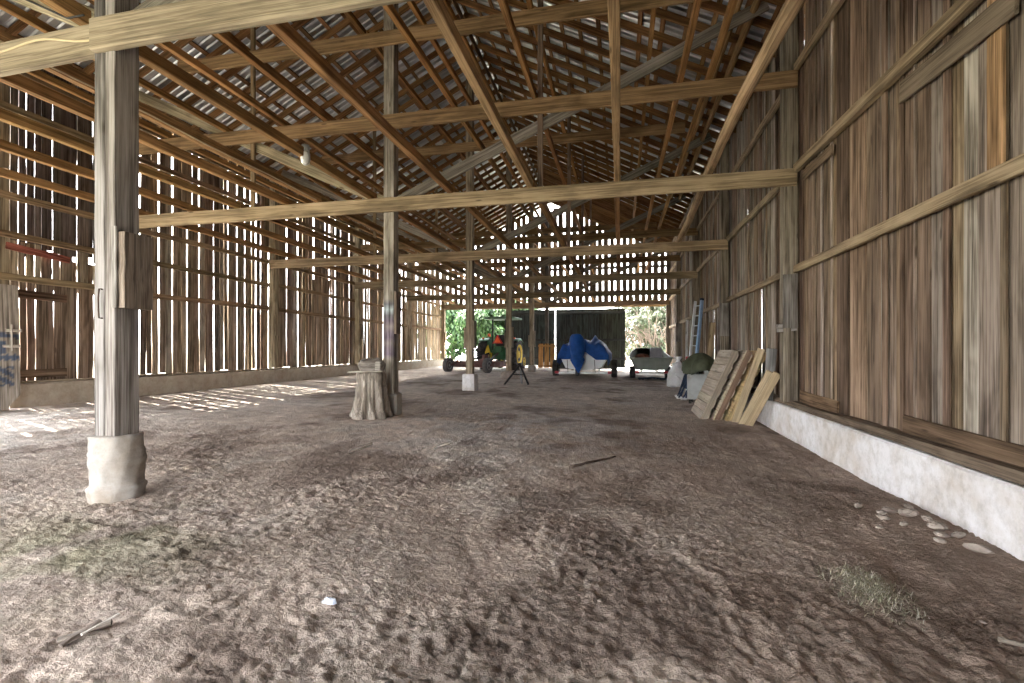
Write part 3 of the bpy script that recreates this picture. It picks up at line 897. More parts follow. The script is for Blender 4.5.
def braces():
    for k in range(6):
        y = FRAMES[k] + .04
        nm = ORD[k] if k < 5 else 'last'
        zt = EAVE_Z + .10
        timber('brace', 'slanting brace rising left from the %s centre post to the eave' % nm, 'brace', (X_C - .1, y, TIE[0] + .22), (-9.85, y, zt), .05, .19,
               (.45, .38, .255) if k < 2 else vary(T_GREY), 'slanting braces', n=8, jit=.004)
        timber('brace', 'grey slanting brace rising right from the %s centre post to the eave' % nm, 'brace', (X_C + .1, y, TIE[0] + .22), (2.2, y, zt), .05, .19,
               vary((.31, .28, .235), .08), 'slanting braces', n=8, jit=.004)
        if 1 <= k <= 4:
            for sx, side, tint in ((-2.82, 'left', (.36, .26, .15)), (2.70, 'right', (.27, .19, .145))):
                x = X_C + sx
                timber('hanger_post', 'upright hanger %s of the %s centre post, from cross beam to roof' % (side, nm), 'post', (x, y - .065, TIE[0] + .03), (x, y - .065, roof_z(x) - .17), .09, .05,
                       vary(tint, .1), 'upright hangers', up=(0, 1, 0), n=6, jit=.004)
braces()

def rails():
    """poles that lie along the barn on the cross beams, in lengths of two bays"""
    spans = [(Y0, 8.17), (8.175, 17.9), (17.905, 27.6)]
    sname = ['near', 'middle', 'far']
    tiers = [
        (TIE[0] + TIEH + .072, [-2.84, -1.43, -0.06, -4.34, -5.35, -6.05, -7.05, -8.1, -9.35], 'lowest', (.42, .24, .105)),
        (TIE[1] + TIEH + .06, [-2.77, -1.37, .9, 1.32, -5.2, -6.1, -7.35, -8.65, -9.3], 'middle', (.42, .225, .09)),
        (TIE[2] + TIEH + .055, [-1.42, -2.8, -3.35, .55, -4.45, -5.7, -6.9], 'top', (.38, .20, .075)),
    ]
    for z, xs, tn, tint in tiers:
        for x in sorted(xs):
            for s, (a, b) in enumerate(spans):
                o = 0.0
                aisle = 'left' if x < X_C else 'right'
                group = '%s poles over the %s aisle, %s bays' % (tn, aisle, sname[s])
                hgt = .13 if tn == 'lowest' else .105
                if x == -1.43 and s == 0:
                    lab, tt = 'pale heavy pole overhead, ending above the second cross beam right of the posts', (.50, .34, .185)
                elif x == -.06 and s == 0:
                    lab, tt = 'pale straight pole overhead, nearly in line with the view', (.46, .31, .17)
                else:
                    lab, tt = '%s-level brown pole laid along the %s aisle, %s bays' % (tn, aisle, sname[s]), vary(tint, .16)
                dz = RNG.uniform(-.012, .012) if s else 0
                timber('tier_pole', lab, 'pole', (x + o + RNG.uniform(-.02, .02), a, z + dz), (x + o + RNG.uniform(-.03, .03), b, z + dz), .095 if tn == 'lowest' else .08, hgt, tt, group, n=12, jit=.006)
    # the crooked log rails on the right
    def bend(t): return (0.10 * math.sin(t * 7.5 + .6) * (1 - t * .4), 0, .05 * math.sin(t * 5))
    timber('log_pole', 'crooked pale log laid along the right aisle near the wall', 'pole', (1.46, Y0, TIE[0] + TIEH + .09), (1.36, 13.4, TIE[0] + TIEH + .09), .12, .13, (.47, .33, .20), None, n=26, jit=.006, ch=.03, bend=bend)
    timber('eave_log', 'round orange-brown log along the right eave under the rafters', 'pole', (1.75, Y0, EAVE_Z + .10), (1.75, 18.0, EAVE_Z + .10), .13, .13, (.42, .27, .13), None, n=20, jit=.008, ch=.045)
    timber('eave_log', 'second, darker log just outside the orange-brown eave log', 'pole', (2.0, Y0, EAVE_Z + .02), (2.0, 18.0, EAVE_Z + .02), .11, .11, (.34, .21, .10), None, n=20, jit=.008, ch=.04)
rails()

def roof_frame():
    proto = {}
    ys = np.arange(Y0 + .1, Y1, .61)
    for sgn, nm in ((1, 'right'), (-1, 'left')):
        xe = (X_R + .3) if sgn > 0 else (X_L - .3)
        p0 = Vector((xe, 0, roof_z(xe) - .03)); p1 = Vector((RIDGE_X + .02 * sgn, 0, RIDGE_Z - .03))
        meshes = []
        for v in range(5):
            o = timber('rafter', 'sawn rafter under the %s roof slope' % nm, 'rafter', p0, p1, .05, .15, vary(T_RAFT, .2), 'rafters of the %s roof slope' % nm, n=5, jit=.004)
            meshes.append(o)
        for k, y in enumerate(ys):
            if k < 5: o = meshes[k]
            else:
                o = meshes[k % 5].copy(); COL.objects.link(o)
            o.location = (p0.x, float(y) + RNG.uniform(-.03, .03), p0.z)
        L = abs(xe - RIDGE_X)
        n = 17
        for k in range(n):
            x = RIDGE_X + sgn * (.08 + (L - .15) * k / (n - 1))
            z = roof_z(x) + .065
            o = timber('roof_batten', 'thin batten nailed across the rafters of the %s roof slope' % nm, 'batten', (x, Y0 - .2, z), (x, Y1 + .3, z), .09, .028, vary((.32, .185, .09), .18),
                       'battens of the %s roof slope' % nm, up=(sgn * PITCH, 0, 1), n=10, jit=.003, ch=.003)
    timber('ridge_board', 'board along the ridge between the rafters', 'board', (RIDGE_X, Y0, RIDGE_Z - .16), (RIDGE_X, Y1, RIDGE_Z - .16), .03, .2, (.22, .14, .08), n=8)
    timber('wall_plate', 'heavy plate on top of the right wall posts', 'beam', (2.5, Y0, EAVE_Z - .06), (2.5, Y1, EAVE_Z - .06), .16, .12, (.27, .19, .12), 'wall plates', n=12)
    timber('wall_plate', 'heavy plate on top of the slatted left wall posts', 'beam', (-10.12, Y0, EAVE_Z - .06), (-10.12, Y1, EAVE_Z - .06), .16, .12, (.30, .2, .12), 'wall plates', n=12)
roof_frame()

# ------------------------------------------------------------------ fittings
def fittings():
    t = thing('jar_lamp', 'white glass jar lamp hanging from a low pole', 'lamp', (-4.29, 6.21, 4.18))
    MB().lathe([(.02, .075), (.05, .07), (.055, .0), (.06, -.01), (.05, -.02)], 20).build('cap', GREYP, t)
    MB().lathe([(.045, -.015), (.062, -.04), (.065, -.13), (.05, -.18), (.03, -.2), (.005, -.205)], 20).build('jar', JAR, t)
    c = MB(); pts = []
    for k in range(30):
        x = -7.2 + 3.12 * k / 29
        q = k / 29
        pts.append((x, 3.3 - .05 - .045, TIE[0] + .0 + .035 * q + .05 * math.sin(q * 9 + 1) + .015 * math.sin(q * 25) + .045 * q))
    c.tube(pts, .009); tag(c.build('power_cable', CABLE), 'cream cable snaking along the near left cross beam', 'cable')
    c = MB(); c.tube([(-4.12, 3.13, 4.02), (-4.35, 3.18, 4.06), (-4.9, 3.28, 4.35), (-5.6, 3.3, 4.7), (-6.4, 3.3, 5.05)], .008); tag(c.build('power_cable', CABLEB), 'black cable slung beside the near left brace', 'cable')
    for x, l in ((-5.40, 'thin pale conduit clipped under a low pole, left aisle'), (-2.90, 'thin pale conduit clipped under the pole right of the posts')):
        c = MB(); c.tube([(x + .09, yy, TIE[0] + TIEH + .03 + .008 * math.sin(yy * 3)) for yy in np.arange(0, 8.2, .4)], .010); tag(c.build('conduit', CABLE), l, 'conduit')
fittings()

# ------------------------------------------------------------------ things by the left wall and the posts
def left_things():
    rng = random.Random(6)
    # broad pale board daubed with blue paint
    m = MB(); rows = []; ts = []
    ny, nzz = 30, 70
    vs = []; gs = []
    y0, y1, zb, zt = 5.45, 6.48, .40, 2.48
    for i in range(nzz + 1):
        for j in range(ny + 1):
            y = y0 + (y1 - y0) * j / ny; z = (zt - zb) * i / nzz
            h = z / (zt - zb); s = (y - 5.75) / .7
            x = .07 * (1 - h)
            if h < .12: y -= max(0, (s - .8)) * .9 * (1 - h / .12)
            c = Vector((.52, .47, .42)).lerp(Vector((.40, .35, .30)), .5 + .5 * math.sin(j * 1.7 + i * .11))
            blue = Vector((.05, .11, .23))
            a = abs(h - (.60 - .05 * (s - .5) ** 2)) < .018 or (abs(h - .42) < .02 + .01 * math.sin(j * 2.1)) or (abs(s - .62) < .13 and abs(h - .50) < .05) or (abs(s - .75) < .16 and abs(h - .27) < .08 and math.sin(i * 1.3 + j) > -.5)
            if a: c = c.lerp(blue, .8)
            for q in (.26, .44, .60):
                if abs(s - q) < .02 and abs(h - .78) < .07: c = c.lerp(Vector((.10, .07, .06)), .7)
            vs.append((x, y - 5.9, z)); gs.append((z, y, 3.0)); ts.append(tuple(c))
    n1 = ny + 1
    fs = [(i * n1 + j, i * n1 + j + 1, (i + 1) * n1 + j + 1, (i + 1) * n1 + j) for i in range(nzz) for j in range(ny)]
    nv = len(vs)
    vs2 = [(x - .035, y, z) for x, y, z in vs]
    m.add(vs + vs2, fs + [tuple(k + nv for k in reversed(f)) for f in fs], gs + gs, ts + ts)
    rim = [j for j in range(n1)] + [i * n1 + ny for i in range(1, nzz + 1)] + [nzz * n1 + j for j in range(ny - 1, -1, -1)] + [i * n1 for i in range(nzz - 1, 0, -1)]
    m.f += [(rim[k], rim[k - 1], rim[k - 1] + nv, rim[k] + nv) for k in range(len(rim))]
    m.sm += [False] * len(rim)
    t = thing('door_board', 'broad pale board daubed with blue paint, at the left edge of the left wall', 'board', (-9.92, 5.9, .40))
    m.build('panel', WOOD, t)
    for z, a, b in ((1.06, .34, .58), (1.32, .38, .6)):
        MB().bar((.05, a, z), (.05, b, z), .03, .045, n=2, jit=.002, tint=(.62, .58, .52)).build('latch_bar', WOODS, t)
    MB().bar((.065, .45, .98), (.065, .45, 1.42), .02, .03, up=(1, 0, 0), n=2, tint=(.68, .65, .60)).build('latch_bar', WOODS, t)

    # the stump and what lies on it
    sx, sy = -4.16, 7.84
    g = gz(sx, sy)
    ph = [rng.uniform(0, 6) for _ in range(5)]
    prof = []
    for k in range(26):
        z = -.08 + .84 * k / 25
        q = max(0, z) / .76
        prof.append((.24 + .10 * (1 - q) ** 2.2 + .008 * math.sin(z * 30), z))
    prof += [(.22, .77), (.02, .765)]
    def flute(a, z):
        q = 1 - max(0, min(1, z / .8)) * .55
        v = 1 + q * (.10 * math.sin(5 * a + ph[0]) + .07 * math.sin(9 * a + ph[1] + z) + .03 * math.sin(17 * a + ph[2] - 2 * z))
        for a0, dep, wd, zc in ((4.45, .5, .15, .40), (4.95, .36, .09, .22), (3.8, .3, .12, .3), (5.5, .34, .10, .3), (5.2, .2, .06, .4), (4.15, .22, .06, .25)):
            d = (a - a0 + PI) % (2 * PI) - PI
            v -= dep * math.exp(-(d / wd) ** 2) * math.exp(-((z - zc) / .27) ** 2)
        return v
    m = MB(); m.lathe(prof, 84, rf=flute, tint=(.43, .38, .33))
    tag(m.build('tree_stump', WOOD, None, (sx, sy, g)), 'grey fluted tree stump standing against the paint-smeared post', 'stump')
    t = thing('wood_block', 'rough grey log block lying on the tree stump', 'block', (sx + .02, sy, g + .765))
    m = MB(); m.lathe([(.02, -.21), (.10, -.2), (.125, -.1), (.12, .05), (.13, .15), (.10, .2), (.02, .205)], 18, (0, 0, .115), 'X', lambda a, z: 1 + .15 * math.sin(3 * a + z * 8) + .10 * math.sin(7 * a), tint=(.27, .24, .215))
    m.build('block', WOOD, t)
    m = MB(); m.cbox((.17, -.05, .1), (.11, .16, .17), .015, tint=(.40, .37, .33)); m.build('chip', WOOD, t)
    m = MB(); m.bar((-.25, -.28, .775), (.33, -.2, .79), .12, .022, n=3, jit=.004, tint=(.50, .46, .40))
    tag(m.build('thin_board', WOODS, None, (sx, sy, g)), 'thin pale board lying on the front rim of the stump', 'board')
left_things()

# ------------------------------------------------------------------ pallets and boards against the right wall
def leaning():
    L, W, T = 1.43, 1.28, .135
    lean = math.atan2(.58, 1.30)
    def pallet(nb, tint_deck, tint_str, name='pallet'):
        t = thing(name, '', 'pallet')
        M = Matrix.Rotation(lean, 4, 'Y')   # local x = thickness, y = width, z = up the slope
        rng = random.Random(nb)
        for face, x in ((0, 0), (1, T - .02)):
            n = nb if face == 0 else 6
            for k in range(n):
                w = L / n * (.945 if face == 0 else .6)
                z = L * (k + .5) / n
                m = MB()
                c = vary(tint_deck, .1, rng)
                m.bar(M @ Vector((x + .01, 0, z)), M @ Vector((x + .01, W, z)), w, .02, up=M.to_3x3() @ Vector((1, 0, 0)), n=2, jit=.002, ch=.003, tint=c, rng=rng)
                m.build('deck_board', NEWW, t)
        for y in (.02, W / 2, W - .02):
            m = MB(); m.bar(M @ Vector((T / 2, y, 0)), M @ Vector((T / 2, y, L)), .04, T - .042, up=M.to_3x3() @ Vector((1, 0, 0)), n=3, jit=.002, ch=.004, tint=tint_str, rng=rng)
            m.build('stringer', NEWW, t)
        return t
    specs = [(1.47, 9.95, 9, (.56, .49, .40), (.40, .345, .28), 'front pallet of the leaning stack, its close-boarded grey deck facing the aisle'),
             (1.68, 9.84, 7, (.66, .57, .44), (.29, .20, .15), 'second pallet of the leaning stack, with a brown side rail'),
             (1.88, 9.68, 7, (.66, .49, .26), (.66, .49, .27), 'yellowish pallet of the leaning stack, nearest to the wall')]
    for x, y, nb, a, b, lab in specs:
        t = pallet(nb, a, b)
        t.location = (x, y, gz(x, y) - .01)
        tag(t, lab, 'pallet', 'pallets leaning on the right wall')
    for k, (x, y, ln, tint, lab) in enumerate([
            (1.99, 9.50, 1.40, (.62, .50, .33), 'wide yellowish plank leaning beside the last pallet'),
            (2.07, 9.33, 1.16, (.62, .50, .33), 'shorter plank leaning just right of the wide yellowish plank'),
            (2.14, 9.20, 1.15, (.60, .47, .30), 'rightmost and nearest of the leaning planks')]):
        g = gz(x, y)
        dx, dy = (.30, -.58) if k else (.45, .05)
        timber('plank', lab, 'plank', (x, y, g + .01), (x + dx, y + dy, g + math.sqrt(ln * ln - dx * dx - dy * dy)), .125, .03, tint, 'planks leaning by the pallets', mat=NEWW, up=(.25, 1, 0), n=3, jit=.002)
    timber('grey_board', 'grey weathered board standing behind the leaning planks', 'board', (2.40, 9.02, .56), (2.47, 9.05, 1.42), .16, .03, (.33, .33, .33), None, up=(.2, 1, 0), n=3, jit=.003)
leaning()

# ------------------------------------------------------------------ wheels
def tyre(m, r, w, x, y, z, lug=0, n=36, inner=.55):
    hw = w / 2
    prof = [(r * inner, -hw * .75), (r * .8, -hw), (r * .94, -hw * .96), (r, -hw * .6), (r, 0), (r, hw * .6), (r * .94, hw * .96), (r * .8, hw), (r * inner, hw * .75)]
    m.lathe(prof, n, (x, y, z), 'X')
    if lug:
        for k in range(lug):
            for s in (-1, 1):
                a = 2 * PI * (k + (.5 if s > 0 else 0)) / lug
                M = Matrix.Translation((x, y, z)) @ Matrix.Rotation(a, 4, 'X')
                m.bar(M @ Vector((s * hw * .95, -.07, r * .99)), M @ Vector((s * .02, .07, r * 1.005)), .05, .07, up=M.to_3x3() @ Vector((0, 0, 1)))

def rim(m, r, w, x, y, z, n=28):
    hw = w / 2
    m.lathe([(.03, -hw * .7), (r * .35, -hw * .75), (r * .5, -hw * .6), (r * .85, -hw * .75), (r * .95, -hw * 1.02), (r, -hw * 1.02), (r, hw * 1.02), (r * .95, hw * 1.02), (r * .85, hw * .75), (r * .5, hw * .6), (r * .35, hw * .8), (r * .2, hw * .92), (.03, hw * .92)], n, (x, y, z), 'X')

# ------------------------------------------------------------------ tractor and mower
def tractor():
    x, y = -5.82, 24.2
    t = thing('tractor', 'green tractor with yellow wheels and a canopy, seen from behind', 'tractor', (x, y, gz(x, y)), -.06)
    R = .76
    for sx in (-1, 1):
        m = MB(); tyre(m, R, .40, sx * .80, 0, R, 16); w = m.build('rear_tyre', RUBBER, t)
        m = MB(); rim(m, R * .64, .42, sx * .80, 0, R); m.build('rim', YELLOWP, w)
        m = MB(); tyre(m, .38, .2, sx * .62, 2.05, .38); w = m.build('front_tyre', RUBBER, t)
        m = MB(); rim(m, .22, .2, sx * .62, 2.05, .38); m.build('rim', YELLOWP, w)
        m = MB(); rows = []
        for k in range(9):
            a = PI * (.33 + .42 * k / 8)
            c, s = math.cos(a), math.sin(a)
            rows.append([(sx * .52, -.0 + .86 * c * -1, R + .82 * s), (sx * 1.02, .86 * c * -1, R + .80 * s), (sx * 1.04, .86 * c * -1, R + .72 * s)])
        m.grid(rows); m.grid([[(a[0], a[1], a[2] - .02) for a in r] for r in rows])
        m.cbox((sx * .5, 0.0, 1.18), (.05, .95, .66), .02)
        m.build('fender', GREENP, t)
        m = MB(); m.cbox((sx * .8, -.30, 1.56), (.10, .07, .08), .015); m.build('tail_lamp', ORANGEP, t)
        m = MB(); m.bar((sx * .36, -.55, .45), (sx * .40, -.1, .6), .05, .06); m.build('lift_arm', BLACKP, t)
    m = MB(); m.cbox((0, .1, .82), (.62, .75, .62), .06); m.cbox((0, .9, .75), (.42, 1.2, .42), .06); m.cbox((0, -.28, 1.02), (.42, .2, .3), .04); m.build('body', GREENP, t)
    m = MB(); m.cbox((0, 1.7, 1.12), (.56, 1.35, .62), .09); m.build('hood', GREENP, t)
    m = MB(); m.cbox((0, 2.4, 1.08), (.5, .05, .5), .02); m.build('grille', BLACKP, t)
    m = MB(); m.lathe([(.05, -.5), (.06, -.48), (.06, .68), (.05, .7)], 12, (0, 2.05, .5), 'X'); m.build('front_axle', BLACKP, t)
    m = MB(); m.cbox((0, .12, 1.24), (.5, .46, .12), .04); m.cbox((0, -.1, 1.50), (.50, .10, .46), .045); m.build('seat', BLACKP, t)
    m = MB(); m.tube([(.2 * math.cos(a), .62 + .1 * math.sin(a), 1.62 + .16 * math.sin(a)) for a in np.linspace(0, 2 * PI, 20)], .016); m.tube([(0, .9, 1.3), (0, .62, 1.62)], .02); m.build('steering_wheel', BLACKP, t)
    m = MB(); m.bar((-.33, -.2, 1.0), (-.33, -.2, 2.5), .07, .07, up=(0, 1, 0)); m.build('canopy_post', BLACKP, t)
    m = MB(); m.bar((.33, -.2, 1.0), (.33, -.2, 2.5), .07, .07, up=(0, 1, 0)); m.build('canopy_post', BLACKP, t)
    m = MB(); m.cbox((.05, .35, 2.56), (1.62, 1.5, .09), .04); m.cbox((.05, .35, 2.61), (1.2, 1.1, .06), .03); m.build('canopy', CANVASG, t)
    m = MB(); a = [(-.27, -.47, 1.30), (.27, -.47, 1.30), (0, -.47, 1.74)]
    m.add(a + [(p[0], -.445, p[2]) for p in a], [(0, 1, 2), (5, 4, 3), (0, 3, 4, 1), (1, 4, 5, 2), (2, 5, 3, 0)]); s = m.build('warning_triangle', REDP, t)
    m = MB(); a = [(-.17, -.478, 1.345), (.17, -.478, 1.345), (0, -.478, 1.64)]
    m.add(a + [(p[0], -.465, p[2]) for p in a], [(0, 1, 2), (5, 4, 3), (0, 3, 4, 1), (1, 4, 5, 2), (2, 5, 3, 0)]); tag(m.build('reflector', ORANGEP, s), 'orange centre')
    m = MB(); a = [(-.66, -.62, .78), (-.30, -.62, .78), (-.44, -.6, 1.25)]
    m.add(a + [(p[0], p[1] + .04, p[2]) for p in a], [(0, 1, 2), (5, 4, 3), (0, 3, 4, 1), (1, 4, 5, 2), (2, 5, 3, 0)]); m.build('shaft_guard', YELLOWP, t)
    m = MB(); m.tube([(.2, 1.4, 1.4), (.2, 1.4, 2.2)], .035); m.build('exhaust_pipe', BLACKP, t)
    m = MB(); m.lathe([(.02, 0), (.07, .0), (.075, .12), (.03, .15)], 12, (-.55, -.1, 1.66)); m.build('beacon', ORANGEP, t)

    x, y = -6.5, 21.6
    t = thing('rotary_mower', 'faded red rotary mower on two grey wheels, hitched behind the tractor', 'mower', (x, y, gz(x, y) - .02), -.22)
    m = MB(); m.cbox((0, .75, .46), (2.1, 1.5, .10), .03); m.cbox((0, .02, .36), (2.1, .06, .26), .02); m.cbox((-1.02, .75, .36), (.06, 1.5, .26), .02); m.cbox((1.02, .75, .36), (.06, 1.5, .26), .02); m.build('deck', RUSTRED, t)
    m = MB(); m.lathe([(.3, .5), (.28, .58), (.16, .62), (.15, .78), (.03, .80)], 20, (.25, .8, 0)); m.build('gearbox', RUSTRED, t)
    m = MB(); m.bar((-.4, .4, .5), (-.15, 1.9, .85), .07, .09); m.bar((.6, .4, .5), (.35, 1.9, .85), .07, .09); m.build('hitch_frame', BLACKP, t)
    for sx in (-1.03, .98):
        m = MB(); tyre(m, .335, .2, sx, -.38, .335, 0); w = m.build('tyre', RUBBERG, t)
        m = MB(); rim(m, .18, .18, sx, -.38, .335); m.build('rim', GREYP, w)
        m = MB(); m.bar((sx + .16, -.38, .34), (sx + .16, .2, .55), .06, .08); m.bar((sx - .16, -.38, .34), (sx - .16, .2, .55), .05, .06); m.build('wheel_arm', RUSTRED, t)
    m = MB(); m.tube([(-.55, -.05, .45), (-.57, -.08, .8), (-.62, -.2, .9), (-.68, -.28, .88)], .025); m.build('lever', BLACKP, t)

    # black stand in front of the fourth post
    x, y = -3.25, 15.6
    g = gz(x, y)
    t = thing('tripod_stand', 'black three-legged iron stand in front of the tractor', 'stand', (x, y, g))
    ap = Vector((.12, .1, .62))
    for p, mt in (((-.30, -.35, .0), BLACKP), ((.42, -.05, .0), BLACKP), ((.14, .35, .0), STEEL)):
        m = MB(); m.bar(Vector(p), ap, .05, .05); o = m.build('leg', mt, t)
        if mt is STEEL: tag(o, 'silver leg')
    m = MB(); m.bar((-.08, -.12, .32), (.3, .02, .3), .03, .03); m.build('cross_bar', BLACKP, t)
    m = MB(); m.cbox((.12, .1, .64), (.12, .10, .08), .02); m.build('head', BLACKP, t)

    # orange-brown crate end standing against the far door
    x, y = -3.95, 27.3
    t = thing('leaning_board', 'orange-brown framed board leaning by the dark door', 'board', (x, y, gz(x, y)))
    for sx in (-.33, 0, .33):
        MB().bar((sx, 0, 0), (sx, .12, 1.32), .26, .025, up=(0, 1, 0), n=2, jit=.002, tint=vary((.60, .34, .13), .08)).build('slat', WOODS, t)
    for z in (.1, 1.2):
        MB().bar((-.48, -.03 + z * .11, z), (.48, -.03 + z * .11, z), .03, .09, n=2, jit=.002, tint=(.55, .32, .13)).build('batten', WOODS, t)
tractor()

# ------------------------------------------------------------------ boats and their trailers
def trailer(name, label, loc, half, wheel_r, length, bed_z, hubs):
    t = thing(name, label, 'trailer', loc, 0, 'boat trailers')
    ax = 1.0
    for sx in (-1, 1):
        m = MB(); tyre(m, wheel_r, .24, sx * half, ax, wheel_r, 0, 28); w = m.build('tyre', RUBBER, t)
        m = MB(); rim(m, wheel_r * .52, .19, sx * half, ax, wheel_r); m.build('rim', hubs, w)
        m = MB(); m.bar((sx * half * .5, -.05, bed_z), (sx * half * .4, length, bed_z), .06, .09); m.build('frame_rail', STEEL, t)
        m = MB(); m.bar((sx * .42, .0, bed_z + .12), (sx * .36, length * .7, bed_z + .12), .09, .05, tint=(.4, .36, .3)); m.build('bunk', WOODS, t)
        m = MB(); m.cbox((sx * (half - .16), -.06, bed_z + .02), (.16, .05, .10), .015); m.build('tail_lamp', REDPL, t)
    m = MB(); m.bar((-half, ax, wheel_r), (half, ax, wheel_r), .06, .06); m.build('axle', BLACKP, t)
    m = MB(); m.bar((-half + .1, -.02, bed_z), (half - .1, -.02, bed_z), .05, .08); m.build('cross_bar', STEEL, t)
    m = MB(); m.bar((-half * .42, length, bed_z), (0, length + 1.2, bed_z - .02), .06, .08); m.bar((half * .42, length, bed_z), (0, length + 1.2, bed_z - .02), .06, .08); m.build('tongue', STEEL, t)
    return t

def hull_rows(stations, inset=0.0):
    """stations: (y, half width at rail, half width at chine, keel z, chine z, rail z)"""
    rows = []
    for (y, hw, hc, kz, cz, rz) in stations:
        hw = max(hw - inset, .005); hc = max(hc - inset, .004)
        pts = []
        for (x, z) in ((-hw, rz), (-(hw * .55 + hc * .45), rz * .5 + cz * .5), (-hc, cz), (-hc * .5, kz * .6 + cz * .4), (0, kz), (hc * .5, kz * .6 + cz * .4), (hc, cz), (hw * .55 + hc * .45, rz * .5 + cz * .5), (hw, rz)):
            pts.append((x, y, z + (inset * .8 if z != rz else 0)))
        rows.append(pts)
    return rows

def boats():
    bx, by = -1.43, 19.95
    g = gz(bx, by) - .01
    trailer('boat_trailer', 'larger trailer carrying the tarp-covered white boat', (bx, by, g), 1.20, .37, 4.6, .22, WHITEP)
    st = [(0, .92, .70, .36, .48, .98), (1.2, .98, .74, .35, .47, 1.0), (2.8, .98, .70, .35, .5, 1.04), (4.0, .78, .48, .40, .6, 1.12), (4.8, .42, .2, .55, .75, 1.2), (5.2, .04, .02, .85, .95, 1.25)]
    t = thing('motor_boat', 'white motor boat on the larger trailer, mostly under a blue tarp', 'boat', (bx, by, g - .06))
    m = MB(); rows = hull_rows(st); m.grid(rows); m.add(rows[0], [tuple(reversed(range(9)))])
    m.build('hull', WHITEP, t)
    m = MB(); dk = [[(-r[0][0] * -1, r[0][1], r[0][2] - .01), (0, r[0][1], r[0][2] + .05), (r[8][0], r[8][1], r[8][2] - .01)] for r in rows]
    m.grid(dk); m.build('deck', WHITEP, t)
    m = MB(); m.cbox((-.2, -.22, .62), (.16, .3, .9), .05); m.lathe([(.02, .42), (.08, .44), (.09, .48), (.05, .5)], 14, (-.2, -.3, 0)); m.cbox((-.2, -.25, 1.35), (.34, .48, .5), .1); m.build('outboard_motor', BLACKP, t)
    m = MB(); m.cbox((.35, .6, 1.2), (.4, .5, .5), .05); m.build('console', WHITEP, t)
    # the tarp: draped over the rails with folds
    rng = random.Random(15)
    t = thing('blue_tarp', 'rumpled blue tarp draped over the white motor boat and its engine', 'tarp', (bx, by, g - .06))
    rows = []
    ns, nl = 64, 40
    def rail(y):
        for a, b in zip(st[:-1], st[1:]):
            if a[0] <= y <= b[0]:
                k = (y - a[0]) / (b[0] - a[0]); return a[1] + (b[1] - a[1]) * k, a[5] + (b[5] - a[5]) * k
        return st[-1][1], st[-1][5]
    def top(s, y):
        z = .24 + .10 * (1 - s * s)
        z += .34 * math.exp(-((s - .42) / .30) ** 2 - ((y - .7) / .55) ** 2)
        z += .24 * math.exp(-((s + .15) / .3) ** 2 - ((y - .1) / .5) ** 2)
        z += .16 * math.exp(-((s + .55) / .35) ** 2 - ((y - .6) / .8) ** 2)
        z += .14 * math.exp(-((s - .78) / .16) ** 2 - ((y - .5) / .7) ** 2)
        z += .05 * math.sin(s * 13 + y * 2.2) + .035 * math.sin(s * 23 - y * 3) + .03 * abs(math.sin(s * 9 + y * 5))
        return z
    first = None
    for i in range(nl + 1):
        y = -.06 + 5.2 * i / nl
        hw, rz = rail(max(0, y)); hw += .05
        row = []
        for j in range(ns + 1):
            s = -1.35 + 2.7 * j / ns
            if abs(s) <= 1:
                row.append((hw * s, y, rz + .02 + top(s, y) * min(1, (1.0 - abs(s)) / .16) ** .6))
            else:
                d = abs(s) - 1
                fold = .03 * math.sin(y * 9 + s * 3)
                drop = .32 + .10 * math.sin(y * 1.7 + (s > 0) * 2)
                row.append((math.copysign(hw + .02 + fold, s), y, rz + .02 - drop * d / .35))
        rows.append(row)
    # hanging stern flap: long at the left, cut away in the middle right
    flap = []
    for k in range(1, 6):
        row = []
        for j, p in enumerate(rows[0]):
            s = -1.35 + 2.7 * j / ns
            s = max(-1, min(1, s))
            ln = .16 if s < -.35 else (-.12 if s < .12 else -.12 + .30 * min(1, (s - .12) / .4))
            zz = max(p[2] - (p[2] - (.98 - ln)) * k / 5, .98 - ln) if p[2] > .98 - ln else p[2]
            row.append((p[0], p[1] - .02 - .03 * math.sin(s * 15 + k) * k / 5 - .01 * k, zz))
        flap.append(row)
    m = MB(); m.grid(list(reversed(flap)) + rows); o = m.build('cover', BLUET, t)
    md = o.modifiers.new('thickness', 'SOLIDIFY'); md.thickness = .012
    # the part tied over the outboard engine, hanging to a point
    m = MB(); rr = []
    for (z, rx, ry, cy) in ((1.82, .03, .03, -.28), (1.80, .16, .15, -.28), (1.70, .25, .23, -.28), (1.52, .285, .27, -.30), (1.3, .29, .27, -.32), (1.1, .27, .25, -.34), (.92, .24, .22, -.36), (.80, .28, .16, -.38), (.66, .22, .12, -.40), (.48, .12, .07, -.42), (.30, .03, .03, -.42)):
        row = []
        for j in range(40):
            a = 2 * PI * j / 40
            q = 1 + .05 * math.sin(5 * a + z * 6) + .04 * math.sin(9 * a - z * 11)
            lean = -.20 + (1.2 - z) * .06
            row.append((lean + rx * q * math.cos(a), cy + ry * q * math.sin(a), z))
        rr.append(row)
    m.grid(rr, closed=True); o = m.build('engine_hood', BLUET, t)
    for sx in (-.62, .45):
        m = MB(); m.tube([(sx, -.09, .80), (sx + .02, -.07, .45), (sx + .03, -.05, .3)], .012); m.build('strap', BLACKP, t)

    # flat-bottomed boat
    jx, jy = 1.24, 20.9
    g = gz(jx, jy) - .01
    trailer('boat_trailer', 'smaller trailer carrying the grey-green open boat', (jx, jy, g), .72, .27, 3.4, .30, STEEL)
    t = thing('flat_boat', 'small grey-green open boat on the right-hand trailer', 'boat', (jx, jy, g + .05))
    st = [(0, .82, .60, .34, .36, .84), (1.2, .84, .62, .34, .36, .88), (2.4, .80, .58, .36, .38, .98), (3.2, .68, .46, .5, .52, 1.12), (3.8, .50, .34, .8, .82, 1.25)]
